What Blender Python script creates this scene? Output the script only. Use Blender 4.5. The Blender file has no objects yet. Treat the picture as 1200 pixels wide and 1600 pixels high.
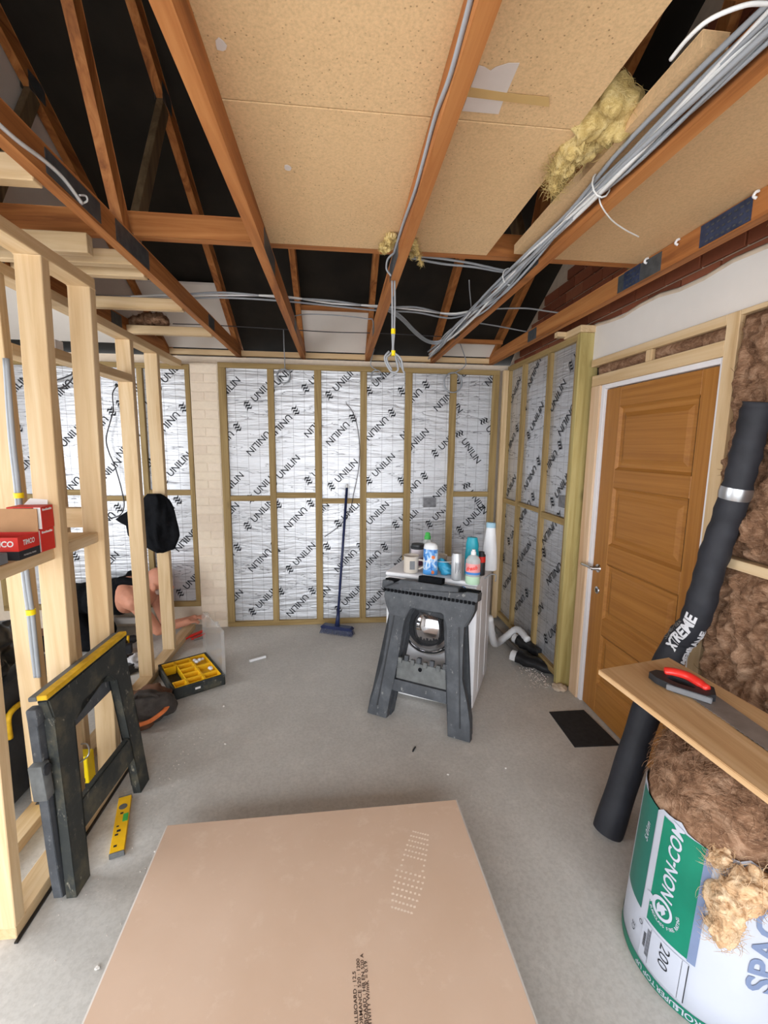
import bpy, bmesh, math, random
from mathutils import Vector, Matrix, noise
random.seed(7)
V = Vector
S = bpy.context.scene
COL = S.collection

# ------------------------------------------------------------------ camera
F_PX, YAW, PIT, ROLL, CAM_H = 693.4, .10335, -.14517, .01124, 1.65
FW = V((math.sin(YAW)*math.cos(PIT), math.cos(YAW)*math.cos(PIT), math.sin(PIT)))
_r = V((math.cos(YAW), -math.sin(YAW), 0)); _u = _r.cross(FW)
RT = _r*math.cos(ROLL)+_u*math.sin(ROLL); UP = -_r*math.sin(ROLL)+_u*math.cos(ROLL)
CP = V((0, 0, CAM_H))
cd = bpy.data.cameras.new('camera'); cam = bpy.data.objects.new('camera', cd); COL.objects.link(cam)
cd.sensor_fit = 'HORIZONTAL'; cd.sensor_width = 36.0; cd.lens = 36.0*F_PX/1200; cd.clip_start = .05
m3 = Matrix((RT, UP, -FW)).transposed(); cam.matrix_world = Matrix.Translation(CP) @ m3.to_4x4()
S.camera = cam

# ------------------------------------------------------------------ world: bright overcast sky, seen through the open rear of the room
w = bpy.data.worlds.new('overcast_sky'); S.world = w; w.use_nodes = True
bg = w.node_tree.nodes['Background']; bg.inputs[0].default_value = (.93, .965, 1, 1); bg.inputs[1].default_value = 6.5
def portal(name, loc, sx, sy, rot):
    l = bpy.data.lights.new(name, 'AREA'); l.shape = 'RECTANGLE'; l.size = sx; l.size_y = sy
    l.cycles.is_portal = True
    o = bpy.data.objects.new(name, l); COL.objects.link(o); o.location = loc; o.rotation_euler = rot
portal('daylight_portal_rear', (-.8, -1.62, 1.1), 4.5, 2.2, (math.radians(90), 0, 0))
portal('daylight_portal_side', (-3.46, 1.3, 1.3), 2.2, 2.0, (math.radians(90), 0, math.radians(-90)))
vs = S.view_settings; vs.view_transform = 'Standard'; vs.look = 'None'; vs.gamma = 1; vs.use_curve_mapping = False
vs.exposure = 0.32

# ------------------------------------------------------------------ measuring: a pixel of the 1200x1600 photograph met with a plane of the room
def ray(x, y): return FW+RT*((x-600)/F_PX)-UP*((y-800)/F_PX)
def onz(x, y, z=0): d = ray(x, y); return CP+d*((z-CAM_H)/d.z)
def ony(x, y, Y): d = ray(x, y); return CP+d*(Y/d.y)
def onx(x, y, X): d = ray(x, y); return CP+d*(X/d.x)
def onpl(x, y, p, n): d = ray(x, y); return CP+d*((p-CP).dot(n)/d.dot(n))

# ------------------------------------------------------------------ objects
def tag(o, label=None, cat=None, group=None, kind=None):
    if label: o['label'] = label
    if cat: o['category'] = cat
    if group: o['group'] = group
    if kind: o['kind'] = kind
    return o
def thing(name, label, cat, loc=(0, 0, 0), rotz=0, group=None, rot=None):
    o = bpy.data.objects.new(name, None); COL.objects.link(o); o.empty_display_size = .1
    o.location = loc; o.rotation_euler = rot if rot else (0, 0, rotz)
    return tag(o, label, cat, group)
def root(name, kind='structure', loc=(0, 0, 0)):
    o = bpy.data.objects.new(name, None); COL.objects.link(o); o.location = loc; o['kind'] = kind; return o
def mesh_of(name, bm, mats, smooth=False):
    bmesh.ops.recalc_face_normals(bm, faces=bm.faces[:])
    me = bpy.data.meshes.new(name); bm.to_mesh(me); bm.free()
    for m in (mats if isinstance(mats, (list, tuple)) else [mats]): me.materials.append(M[m])
    if smooth:
        for p in me.polygons: p.use_smooth = True
        if smooth != True: me.set_sharp_from_angle(angle=math.radians(smooth))
    return me
def obj(name, bm, mats, parent=None, smooth=False, world=False):
    """one mesh object; top-level ones get their origin at the middle of their base"""
    me = bm if isinstance(bm, bpy.types.Mesh) else mesh_of(name, bm, mats, smooth)
    o = bpy.data.objects.new(name, me); COL.objects.link(o)
    if parent is not None:
        o.parent = parent
        if world: o.matrix_parent_inverse = (Matrix.Translation(parent.location) @ parent.rotation_euler.to_matrix().to_4x4()).inverted()
    elif len(me.vertices):
        xs = [v.co.x for v in me.vertices]; ys = [v.co.y for v in me.vertices]; zs = [v.co.z for v in me.vertices]
        c = V(((min(xs)+max(xs))/2, (min(ys)+max(ys))/2, min(zs)))
        me.transform(Matrix.Translation(-c)); o.location = c
    return o
def one(name, bm, mats, label, cat, group=None, smooth=False):
    return tag(obj(name, bm, mats, None, smooth), label, cat, group)
def struct(name, bm, mats, smooth=False): return tag(obj(name, bm, mats, None, smooth), kind='structure')
def copy_tree(o, parent=None):
    c = o.copy(); COL.objects.link(c)
    if parent: c.parent = parent
    for ch in list(o.children): copy_tree(ch, c)
    return c

# ------------------------------------------------------------------ shapes
def NB(): return bmesh.new()
def box(bm, a, b, bev=0, seg=1, mi=0):
    a, b = V(a), V(b); lo = V(map(min, a, b)); hi = V(map(max, a, b))
    r = bmesh.ops.create_cube(bm, size=1); vs_ = r['verts']
    for v in vs_: v.co = V(((lo[i]+hi[i])/2+v.co[i]*(hi[i]-lo[i]) for i in range(3)))
    fs = list({f for v in vs_ for f in v.link_faces})
    for f in fs: f.material_index = mi
    if bev:
        es = list({e for v in vs_ for e in v.link_edges})
        r = bmesh.ops.bevel(bm, geom=es, offset=bev, segments=seg, affect='EDGES', profile=.5)
        for f in r['faces']: f.material_index = mi
    return bm
def beam(bm, p0, p1, w_, h_, up=(0, 0, 1), bev=.0015, mi=0):
    """timber from p0 to p1; w_ sideways, h_ along up"""
    p0, p1 = V(p0), V(p1); d = (p1-p0); L = d.length; d.normalize(); up = V(up)
    s = d.cross(up).normalized(); u = s.cross(d)
    r = bmesh.ops.create_cube(bm, size=1); vs_ = r['verts']; c = (p0+p1)/2
    for v in vs_: v.co = c+d*(v.co.x*L)+s*(v.co.y*w_)+u*(v.co.z*h_)
    fs = list({f for v in vs_ for f in v.link_faces})
    for f in fs: f.material_index = mi
    if bev:
        es = list({e for v in vs_ for e in v.link_edges})
        r = bmesh.ops.bevel(bm, geom=es, offset=bev, segments=1, affect='EDGES')
        for f in r['faces']: f.material_index = mi
    return bm
def path(pts, k=6):
    pts = [V(p) for p in pts]; out = []
    n = len(pts)
    for i in range(n-1):
        p0, p1, p2, p3 = pts[max(i-1, 0)], pts[i], pts[i+1], pts[min(i+2, n-1)]
        for j in range(k):
            t = j/k
            out.append(.5*((2*p1)+(p2-p0)*t+(2*p0-5*p1+4*p2-p3)*t*t+(3*p1-p0-3*p2+p3)*t*t*t))
    return out+[pts[-1]]
def tube(bm, pts, r, n=8, mi=0, flat=1.0, caps=True):
    pts = [V(p) for p in pts]; m = len(pts); rr = r if isinstance(r, (list, tuple)) else [r]*m
    t0 = (pts[1]-pts[0]).normalized(); a = t0.orthogonal().normalized(); rings = []
    for i, p in enumerate(pts):
        t = (pts[min(i+1, m-1)]-pts[max(i-1, 0)]).normalized()
        a = (a-t*a.dot(t)); a = a.normalized() if a.length > 1e-6 else t.orthogonal().normalized(); b = t.cross(a)
        rings.append([bm.verts.new(p+(a*math.cos(2*math.pi*k/n)+b*flat*math.sin(2*math.pi*k/n))*rr[i]) for k in range(n)])
    for i in range(m-1):
        for k in range(n):
            f = bm.faces.new((rings[i][k], rings[i][(k+1) % n], rings[i+1][(k+1) % n], rings[i+1][k])); f.material_index = mi
    if caps:
        f = bm.faces.new(rings[0][::-1]); f.material_index = mi
        f = bm.faces.new(rings[-1]); f.material_index = mi
    return bm
def lathe(bm, prof, c=(0, 0, 0), n=24, mi=0, axis='z', sx=1, sy=1, caps=True):
    c = V(c); rings = []
    for r, z in prof:
        ring = []
        for k in range(n):
            a = 2*math.pi*k/n; x, y = r*math.cos(a)*sx, r*math.sin(a)*sy
            q = V((x, y, z)) if axis == 'z' else (V((x, -z, y)) if axis == '-y' else V((z, x, y)))
            ring.append(bm.verts.new(c+q))
        rings.append(ring)
    for i in range(len(rings)-1):
        for k in range(n):
            f = bm.faces.new((rings[i][k], rings[i][(k+1) % n], rings[i+1][(k+1) % n], rings[i+1][k])); f.material_index = mi
    if caps:
        for rg in (rings[0][::-1], rings[-1]):
            try: bm.faces.new(rg).material_index = mi
            except ValueError: pass
    return bm
def prism(bm, poly, to3, d, mi=0):
    """polygon (u,v) pushed through to3(u,v,depth), depth 0..d"""
    a = [bm.verts.new(to3(u, v, 0)) for u, v in poly]; b = [bm.verts.new(to3(u, v, d)) for u, v in poly]; n = len(poly)
    fa = bm.faces.new(a[::-1]); fb = bm.faces.new(b); fa.material_index = fb.material_index = mi
    for i in range(n):
        bm.faces.new((a[i], a[(i+1) % n], b[(i+1) % n], b[i])).material_index = mi
    if n > 4: bmesh.ops.triangulate(bm, faces=[fa, fb])
    return bm
def ringplate(bm, outer, inner, to3, d, mi=0):
    n = len(outer); o0 = [bm.verts.new(to3(*p, 0)) for p in outer]; o1 = [bm.verts.new(to3(*p, d)) for p in outer]
    i0 = [bm.verts.new(to3(*p, 0)) for p in inner]; i1 = [bm.verts.new(to3(*p, d)) for p in inner]
    for k in range(n):
        l = (k+1) % n
        for q in ((o0[k], o0[l], i0[l], i0[k]), (o1[k], i1[k], i1[l], o1[l]), (o0[k], o1[k], o1[l], o0[l]), (i0[k], i0[l], i1[l], i1[k])):
            bm.faces.new(q).material_index = mi
    return bm
XZ = lambda u, v, d: V((u, d, v))
def ico(bm, c, r, sub=2, mi=0):
    q = bmesh.ops.create_icosphere(bm, subdivisions=sub, radius=1)
    c = V(c); r = V((r, r, r)) if isinstance(r, (int, float)) else V(r)
    for v in q['verts']: v.co = c+V((v.co[i]*r[i] for i in range(3)))
    for f in {f for v in q['verts'] for f in v.link_faces}: f.material_index = mi
    return q['verts']
def fbm(p, o=4):
    s, a, t = 0, 1, 0
    for i in range(o): s += a*noise.noise(p*(2**i)); t += a; a *= .55
    return s/t
def fluff(bm, vs_, amp, freq, seed=0, st=1.0):
    for v in vs_: v.normal_update()
    mv = [(v, v.normal.copy()) for v in vs_]
    for v, n in mv:
        p = V((v.co.x*freq, v.co.y*freq, v.co.z*freq*st))+V((seed, seed*1.7, seed*.3)); q = p+V((fbm(p*.7, 2), fbm(p*.7+V((9, 0, 0)), 2), 0))*1.2
        v.co += n*amp*(fbm(q, 5)*1.8+.5*(abs(noise.noise(q*2.3))-.25))
def wisps(bm, n, pick, L, r, mi=0):
    for i in range(n):
        p, d = pick(); d = (d+V([random.uniform(-.8, .8) for _ in range(3)])).normalized(); b = V([random.uniform(-1, 1) for _ in range(3)])*.5
        l = L*random.uniform(.4, 1.2)
        tube(bm, [p, p+d*l*.5+b*l*.15, p+d*l+b*l*.5], [r, r*.8, r*.2], 3, mi, caps=False)
def fibres(bm, samples, L, r, mi=0):
    """short curved strands combed along a surface; samples: (point, normal)"""
    for p, n in samples:
        t = n.cross(V([random.uniform(-1, 1) for _ in range(3)])); t = t.normalized() if t.length > 1e-4 else n.orthogonal()
        s = n.cross(t); l = L*random.uniform(.4, 1.2); c = random.uniform(-.5, .5); h = random.uniform(.02, .22)
        tube(bm, [p-n*r*2, p+t*l*.35+n*l*h+s*l*c*.15, p+t*l*.7+n*l*h*1.1+s*l*c*.5, p+t*l+n*l*h*.5+s*l*c], [r, r, r*.8, r*.3], 3, mi, caps=False)
_TX = {}
def text(s, size=1.0, bold=0.0, shear=0.0, width=1.0):
    """flat letters as (verts, faces), centred, cap height = size"""
    key = (s, bold, shear)
    if key not in _TX:
        c = bpy.data.curves.new('t', 'FONT'); c.body = s; c.resolution_u = 3; c.offset = bold; c.shear = shear
        o = bpy.data.objects.new('t', c); COL.objects.link(o); dg = bpy.context.evaluated_depsgraph_get()
        me = bpy.data.meshes.new_from_object(o.evaluated_get(dg))
        vv = [v.co.copy() for v in me.vertices]; ff = [tuple(p.vertices) for p in me.polygons]
        bpy.data.objects.remove(o); bpy.data.curves.remove(c); bpy.data.meshes.remove(me)
        x0, x1 = min(v.x for v in vv), max(v.x for v in vv); y0, y1 = min(v.y for v in vv), max(v.y for v in vv)
        _TX[key] = ([((v.x-(x0+x1)/2)/.69, (v.y-(y0+y1)/2)/.69) for v in vv], ff)
    vv, ff = _TX[key]
    return [(x*size*width, y*size) for x, y in vv], ff
def put_text_bent(bm, tx, to3, step=.012):
    """letters cut small enough to follow a curved surface"""
    q = NB(); vv, ff = tx; bv = [q.verts.new((x, y, 0)) for x, y in vv]
    for f in ff:
        try: q.faces.new([bv[i] for i in f])
        except ValueError: pass
    for _ in range(3):
        es = [e for e in q.edges if e.calc_length() > step]
        if not es: break
        bmesh.ops.subdivide_edges(q, edges=es, cuts=1); bmesh.ops.triangulate(q, faces=q.faces[:])
    mp = {v: bm.verts.new(to3(v.co.x, v.co.y)) for v in q.verts}
    for f in q.faces:
        try: bm.faces.new([mp[v] for v in f.verts])
        except ValueError: pass
    q.free()
def put_text(bm, tx, to3, mi=0):
    vv, ff = tx; bv = [bm.verts.new(to3(x, y)) for x, y in vv]
    for f in ff:
        try: bm.faces.new([bv[i] for i in f]).material_index = mi
        except ValueError: pass
# ------------------------------------------------------------------ materials (all node based)
M = {}
def lin(c):
    return tuple(((x/255)/12.92 if x/255 <= .04045 else ((x/255+.055)/1.055)**2.4) for x in c)+(1,)
class N:
    def __init__(s, name):
        m = bpy.data.materials.new(name); m.use_nodes = True; s.m = m; s.t = m.node_tree; s.b = s.t.nodes['Principled BSDF']; M[name] = m
        s.b.inputs['Specular IOR Level'].default_value = .3
    def n(s, ty, **k):
        x = s.t.nodes.new(ty)
        for a, v in k.items():
            if a in x.inputs: x.inputs[a].default_value = v
            else: setattr(x, a, v)
        return x
    def l(s, a, b): s.t.links.new(a, b)
    def co(s, scale=(1, 1, 1), rnd=True):
        tc = s.n('ShaderNodeTexCoord'); mp = s.n('ShaderNodeMapping'); mp.inputs['Scale'].default_value = scale
        if rnd:
            oi = s.n('ShaderNodeObjectInfo'); mu = s.n('ShaderNodeMath', operation='MULTIPLY'); mu.inputs[1].default_value = 37
            s.l(oi.outputs['Random'], mu.inputs[0]); va = s.n('ShaderNodeVectorMath', operation='ADD')
            s.l(tc.outputs['Object'], va.inputs[0]); s.l(mu.outputs[0], va.inputs[1]); s.l(va.outputs[0], mp.inputs['Vector'])
        else: s.l(tc.outputs['Object'], mp.inputs['Vector'])
        return mp.outputs[0]
    def noise(s, co, scale, detail=4, rough=.55, dist=0):
        x = s.n('ShaderNodeTexNoise', Scale=scale, Detail=detail, Roughness=rough, Distortion=dist); s.l(co, x.inputs['Vector']); return x.outputs['Fac']
    def ramp(s, fac, stops):
        r = s.n('ShaderNodeValToRGB'); e = r.color_ramp.elements
        while len(e) < len(stops): e.new(.5)
        for i, (p, c) in enumerate(stops): e[i].position = p; e[i].color = c
        s.l(fac, r.inputs[0]); return r.outputs[0]
    def mix(s, fac, a, b, mode='MIX'):
        x = s.n('ShaderNodeMix', data_type='RGBA', blend_type=mode)
        for i, v in ((0, fac), (6, a), (7, b)):
            if hasattr(v, 'is_linked'): s.l(v, x.inputs[i])
            else: x.inputs[i].default_value = v
        return x.outputs[2]
    def math(s, op, a, b=0):
        x = s.n('ShaderNodeMath', operation=op)
        for i, v in ((0, a), (1, b)):
            if hasattr(v, 'is_linked'): s.l(v, x.inputs[i])
            else: x.inputs[i].default_value = v
        return x.outputs[0]
    def bump(s, h, st=.3, d=.01):
        x = s.n('ShaderNodeBump', Strength=st, Distance=d); s.l(h, x.inputs['Height']); s.l(x.outputs[0], s.b.inputs['Normal'])
    def col(s, c):
        if hasattr(c, 'is_linked'): s.l(c, s.b.inputs['Base Color'])
        else: s.b.inputs['Base Color'].default_value = c
    def set(s, **k):
        for a, v in k.items():
            q = s.b.inputs[a.replace('_', ' ')]
            if hasattr(v, 'is_linked'): s.l(v, q)
            else: q.default_value = v
        return s
def plain(name, c, rough=.5, var=.12, scale=14, spec=.3, metal=0, bump=0):
    k = N(name); co = k.co(); f = k.noise(co, scale, 5)
    L = lin(c); d = tuple(x*(1-var) for x in L[:3])+(1,); h = tuple(min(1, x*(1+var)) for x in L[:3])+(1,)
    k.col(k.ramp(f, [(.3, d), (.7, h)])); k.set(Roughness=rough, Metallic=metal); k.b.inputs['Specular IOR Level'].default_value = spec
    if bump: k.bump(f, bump, .004)
    return k
def timber(name, dark, mid, light, axis, knots=.6, rough=.62, fine=1.0):
    k = N(name); sc = [11*fine]*3; sc['xyz'.index(axis)] = .55
    co = k.co(tuple(sc)); g = k.noise(co, 1.6, 6, .62, 1.2)
    base = k.ramp(g, [(.32, lin(dark)), (.5, lin(mid)), (.68, lin(light))])
    sc2 = [9]*3; sc2['xyz'.index(axis)] = 4.2; co2 = k.co(tuple(sc2)); vo = k.n('ShaderNodeTexVoronoi', Scale=.45); k.l(co2, vo.inputs['Vector'])
    kn = k.ramp(vo.outputs['Distance'], [(.0, (1, 1, 1, 1)), (.1, (0, 0, 0, 1))])
    base = k.mix(k.math('MULTIPLY', kn, knots), base, lin(tuple(x*.5 for x in dark)))
    big = k.noise(k.co((1.1, 1.1, 1.1)), 1.3, 3); base = k.mix(k.math('MULTIPLY', k.math('SUBTRACT', big, .35), .45), base, lin(dark))
    k.col(base); k.set(Roughness=rough); k.bump(g, .12, .003); return k
for ax in 'xyz':
    timber('old_pine_'+ax, (124, 74, 38), (170, 108, 58), (190, 130, 76), ax, .7)
    timber('new_pine_'+ax, (192, 160, 118), (208, 180, 140), (218, 194, 158), ax, .5)
    timber('treated_pine_'+ax, (130, 107, 66), (154, 129, 84), (172, 148, 102), ax, .6)
timber('green_post', (150, 132, 78), (180, 163, 106), (194, 180, 126), 'z', .8)
timber('pink_pine', (198, 162, 128), (214, 184, 152), (222, 196, 168), 'z', .5)
timber('web_grey', (84, 70, 52), (112, 94, 70), (132, 112, 86), 'z', .3)
timber('plank_wood', (190, 150, 106), (204, 166, 122), (214, 180, 138), 'y', .4, fine=1.6)
timber('oak_v', (146, 95, 42), (160, 107, 49), (170, 117, 57), 'z', .0, .42, 2.2)
timber('oak_h', (146, 95, 42), (160, 107, 49), (170, 117, 57), 'y', .0, .42, 2.2)

def chip(name, c, dark, sp):
    k = N(name); co = k.co(); f = k.noise(co, 3, 3); fl = k.noise(co, 130, 3, .7)
    a = k.ramp(fl, [(.3, lin(tuple(x*.93 for x in c))), (.5, lin(c)), (.72, lin(tuple(min(255, x*1.05) for x in c)))])
    v = k.n('ShaderNodeTexVoronoi', Scale=75.0); k.l(co, v.inputs['Vector'])
    s_ = k.ramp(v.outputs['Distance'], [(.0, (1, 1, 1, 1)), (sp, (0, 0, 0, 1))])
    s2 = k.math('MULTIPLY', s_, k.ramp(k.noise(co, 9, 2), [(.40, (0, 0, 0, 1)), (.55, (1, 1, 1, 1))]))
    a = k.mix(s2, a, lin(dark)); a = k.mix(k.math('MULTIPLY', k.ramp(f, [(.3, (0, 0, 0, 1)), (.8, (1, 1, 1, 1))]), .12), a, lin((190, 140, 80)))
    k.col(a); k.set(Roughness=.75); k.bump(fl, .15, .003)
chip('chipboard', (220, 186, 142), (96, 60, 32), .20)
chip('chipboard_fine', (210, 176, 134), (150, 112, 70), .1)

k = N('concrete'); co = k.co(rnd=False); a = k.noise(co, 1.1, 6, .6); b = k.noise(co, 9, 5, .65); c_ = k.noise(co, 70, 3, .6)
x = k.ramp(a, [(.3, lin((190, 187, 182))), (.55, lin((204, 201, 196))), (.75, lin((214, 211, 206)))])
x = k.mix(k.math('MULTIPLY', k.ramp(b, [(.52, (0, 0, 0, 1)), (.75, (1, 1, 1, 1))]), .45), x, lin((224, 219, 213)))
vo = k.n('ShaderNodeTexVoronoi', Scale=14.0); k.l(co, vo.inputs['Vector'])
x = k.mix(k.math('MULTIPLY', k.ramp(vo.outputs['Distance'], [(.0, (1, 1, 1, 1)), (.07, (0, 0, 0, 1))]), .5), x, lin((238, 234, 228)))
x = k.mix(k.math('MULTIPLY', k.ramp(c_, [(.4, (0, 0, 0, 1)), (.65, (1, 1, 1, 1))]), .22), x, lin((140, 135, 128)))
v2 = k.n('ShaderNodeTexVoronoi', Scale=42.0); k.l(co, v2.inputs['Vector']); x = k.mix(k.math('MULTIPLY', k.ramp(v2.outputs['Distance'], [(.0, (1, 1, 1, 1)), (.09, (0, 0, 0, 1))]), .55), x, lin((236, 230, 220))); k.col(x)
k.set(Roughness=k.ramp(b, [(.3, (.5, .5, .5, 1)), (.7, (.75, .75, .75, 1))])); k.bump(c_, .08, .003)

def foil(name, vax):
    k = N(name); tc = k.n('ShaderNodeTexCoord'); sx = k.n('ShaderNodeSeparateXYZ'); k.l(tc.outputs['Object'], sx.inputs[0])
    h = sx.outputs[0 if vax == 'x' else 1]; z = sx.outputs[2]
    co = k.co((1.6, 1.6, 15)); cr = k.noise(co, .85, 4, .55, .5); cr2 = k.noise(k.co((7, 7, 16)), 2, 4, .6)
    ridge = k.math('ABSOLUTE', k.math('SUBTRACT', cr, .5)); crease = k.ramp(ridge, [(.0, (1, 1, 1, 1)), (.009, (0, 0, 0, 1))])
    crease = k.math('MULTIPLY', crease, k.ramp(k.noise(k.co((3, 3, 4)), 1, 2), [(.36, (0, 0, 0, 1)), (.46, (1, 1, 1, 1))]))
    def line(s, per, wd): return k.math('LESS_THAN', k.math('PINGPONG', s, per/2), wd)
    grid = k.math('MAXIMUM', line(h, .098, .0023), line(z, .12, .0020))
    c0 = k.mix(k.math('MULTIPLY', grid, .62), (.58, .59, .62, 1), (.26, .26, .28, 1))
    c0 = k.mix(k.math('MULTIPLY', crease, .95), c0, (.12, .12, .13, 1)); k.col(c0)
    k.set(Metallic=.72, Roughness=.44)
    hh = k.math('ADD', k.math('MULTIPLY', ridge, 2.2), k.math('MULTIPLY', cr2, .45)); k.bump(hh, .34, .018)
foil('foil_x', 'x'); foil('foil_y', 'y')

k = N('plasterboard'); co = k.co(rnd=False); a = k.noise(co, 2.2, 5, .6); b = k.noise(k.co((2, 2, 2)), 6, 6, .7)
x = k.ramp(a, [(.3, lin((204, 174, 150))), (.7, lin((212, 184, 162)))])
x = k.mix(k.math('MULTIPLY', k.ramp(b, [(.56, (0, 0, 0, 1)), (.72, (1, 1, 1, 1))]), .4), x, lin((226, 204, 184))); k.col(x); k.set(Roughness=.8)
k = N('felt'); co = k.co(); k.col(k.ramp(k.noise(co, 4, 4), [(.3, lin((26, 22, 18))), (.7, lin((42, 37, 30)))])); k.set(Roughness=.85)
def brickmat(name, a, b, c):
    k = N(name); oi = k.n('ShaderNodeObjectInfo'); f = k.noise(k.co(), 30, 5, .6)
    x = k.ramp(oi.outputs['Random'], [(.0, lin(a)), (.5, lin(b)), (1, lin(c))]); x = k.mix(k.math('MULTIPLY', f, .35), x, lin(tuple(q*.7 for q in a)))
    k.col(x); k.set(Roughness=.85); k.bump(f, .3, .004)
brickmat('brick_red', (126, 70, 48), (150, 86, 60), (160, 98, 70)); brickmat('brick_cream', (232, 214, 194), (240, 224, 204), (236, 220, 198))
plain('mortar', (196, 178, 158), .9); plain('mortar_cream', (222, 206, 186), .9)
plain('white_board', (222, 216, 210), .7, .04, 4); plain('grey_wall', (176, 176, 178), .8, .08, 3)
plain('white_gloss', (232, 232, 236), .28, .02, spec=.5); plain('white_plastic', (228, 228, 230), .4, .03); plain('white_frame', (226, 224, 228), .35, .02)
plain('cable_grey', (150, 154, 160), .45, .1, 5); plain('cable_white', (214, 214, 214), .45, .04); plain('cable_dark', (62, 60, 64), .5)
plain('black_plastic', (42, 44, 48), .5, .2, 30, .4); 
def scuffed(name, base, dirt, scuff, rough=.55):
    k = N(name); a = k.noise(k.co(), 9, 5, .65); c = k.noise(k.co((1, 1, .5)), 38, 4, .7); d = k.noise(k.co(), 120, 2)
    L = lin(base); x = k.ramp(a, [(.3, tuple(q*.75 for q in L[:3])+(1,)), (.7, tuple(q*1.2 for q in L[:3])+(1,))])
    x = k.mix(k.math('MULTIPLY', k.ramp(a, [(.5, (0, 0, 0, 1)), (.72, (1, 1, 1, 1))]), .6), x, lin(dirt))
    x = k.mix(k.math('MULTIPLY', k.ramp(c, [(.62, (0, 0, 0, 1)), (.70, (1, 1, 1, 1))]), .8), x, lin(scuff))
    k.col(x); k.set(Roughness=rough); k.bump(d, .12, .003)
scuffed('sawhorse_black', (72, 75, 80), (92, 95, 98), (150, 150, 148)); plain('tray_grey', (98, 100, 100), .55, .2, 26)
scuffed('dusty_black', (50, 53, 52), (104, 96, 74), (140, 134, 120), .6); plain('black_cloth', (20, 21, 24), .9, .3, 40, .1, bump=.3); plain('black_film', (24, 25, 28), .32, .3, 8, .5, bump=.3)
plain('membrane', (40, 41, 47), .62, .25, 12, bump=.35); plain('membrane_print', (206, 206, 210), .6, .05)
plain('yellow_plastic', (236, 184, 28), .42, .1); plain('dull_yellow', (206, 162, 30), .6, .2, 30); plain('bright_yellow', (240, 212, 20), .45, .05)
plain('ink', (36, 38, 44), .6, .1); plain('print_dark', (74, 58, 50), .8, .1); plain('navy', (36, 44, 78), .4, .15); plain('blue_print', (60, 120, 190), .5, .05)
plain('red_card', (206, 44, 34), .5, .08); plain('red_plastic', (222, 48, 40), .35, .06, spec=.5); plain('black_card', (34, 34, 38), .55); plain('brown_card', (176, 134, 96), .8, .08)
plain('white_card', (226, 222, 220), .6, .04); plain('orange_cloth', (214, 118, 66), .8, .15, 30); plain('leather', (104, 72, 54), .75, .3, 14, bump=.4); plain('bag_grey', (68, 62, 58), .85, .3, 20, bump=.4)
plain('steel', (176, 178, 182), .3, .08, metal=.9); plain('chrome', (216, 216, 220), .12, .03, metal=1); plain('nail_plate', (88, 92, 96), .55, .25, 30, metal=.5); plain('nail_plate_blue', (56, 66, 92), .55, .35, 40, metal=.3)
plain('saw_steel', (138, 130, 126), .42, .2, 16, metal=.25); plain('can_silver', (186, 188, 192), .32, .06, metal=.35); plain('skin', (204, 142, 116), .55, .1, 10); plain('hair_grey', (150, 128, 116), .8, .2, 40)
plain('mug', (206, 196, 184), .35, .06); plain('cup_pattern', (212, 204, 208), .5, .05); plain('purple', (110, 70, 90), .5); plain('green_cap', (70, 178, 84), .4); plain('teal', (30, 150, 170), .35, .06)
plain('blue_bottle', (74, 146, 214), .35, .25, 20)
k = N('softener_wrap'); g = k.noise(k.co((1, 1, .6)), 26, 4, .6, 1.0); k.col(k.ramp(g, [(.36, lin((40, 96, 180))), (.5, lin((96, 160, 220))), (.6, lin((206, 220, 236)))])); k.set(Roughness=.35); plain('blue_pouch', (60, 160, 200), .4, .25, 18); plain('pink_label', (220, 150, 150), .5, .1); plain('pale_green', (176, 206, 180), .3, .06); plain('milk_white', (222, 224, 228), .3, .03); plain('pale_blue_cap', (150, 186, 206), .4)
plain('film_green', (16, 116, 92), .38, .12, 8, .4); plain('film_dark_green', (34, 104, 92), .4, .1, 8); plain('film_white', (180, 184, 196), .35, .03, 5, .4); plain('film_blue_grey', (112, 126, 156), .4, .05); plain('film_grey', (196, 200, 208), .4, .03)
plain('mat_black', (44, 44, 46), .8, .25, 40, bump=.3); plain('pipe_grey', (120, 116, 112), .5, .15); plain('paper', (214, 204, 198), .8, .03); plain('tape', (202, 168, 112), .5, .05); plain('dust_print', (232, 214, 196), .9)
plain('grey_box', (120, 122, 126), .5, .1); plain('bubble', (190, 188, 190), .4, .2, 30); plain('patch_foil', (120, 120, 124), .45, .3, 30, metal=.4)
def wool(name, a, b, c):
    k = N(name); co = k.co((1, 1, 1)); f = k.noise(co, 9, 6, .7, 1.5); g = k.noise(k.co((3, 3, 9)), 22, 5, .7, .8)
    x = k.ramp(f, [(.28, lin(a)), (.5, lin(b)), (.72, lin(c))]); x = k.mix(k.math('MULTIPLY', k.ramp(g, [(.5, (0, 0, 0, 1)), (.75, (1, 1, 1, 1))]), .5), x, lin(tuple(min(255, q*1.15) for q in c)))
    k.col(x); k.set(Roughness=.95); k.bump(k.math('ADD', f, k.math('MULTIPLY', g, .4)), .7, .015); k.b.inputs['Specular IOR Level'].default_value = .15
wool('wool_brown', (78, 54, 40), (130, 97, 74), (184, 152, 126)); wool('wool_tan', (186, 142, 104), (214, 176, 136), (230, 208, 178)); wool('wool_yellow', (178, 148, 88), (206, 180, 118), (224, 206, 156))
k = N('clear_plastic'); k.col((.92, .93, .94, 1)); k.set(Roughness=.22, Transmission_Weight=.88, IOR=1.12); k.b.inputs['Alpha'].default_value = .55
k = N('clear_bottle'); k.col((.85, .9, .9, 1)); k.set(Roughness=.12, Transmission_Weight=.6, IOR=1.3)
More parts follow.
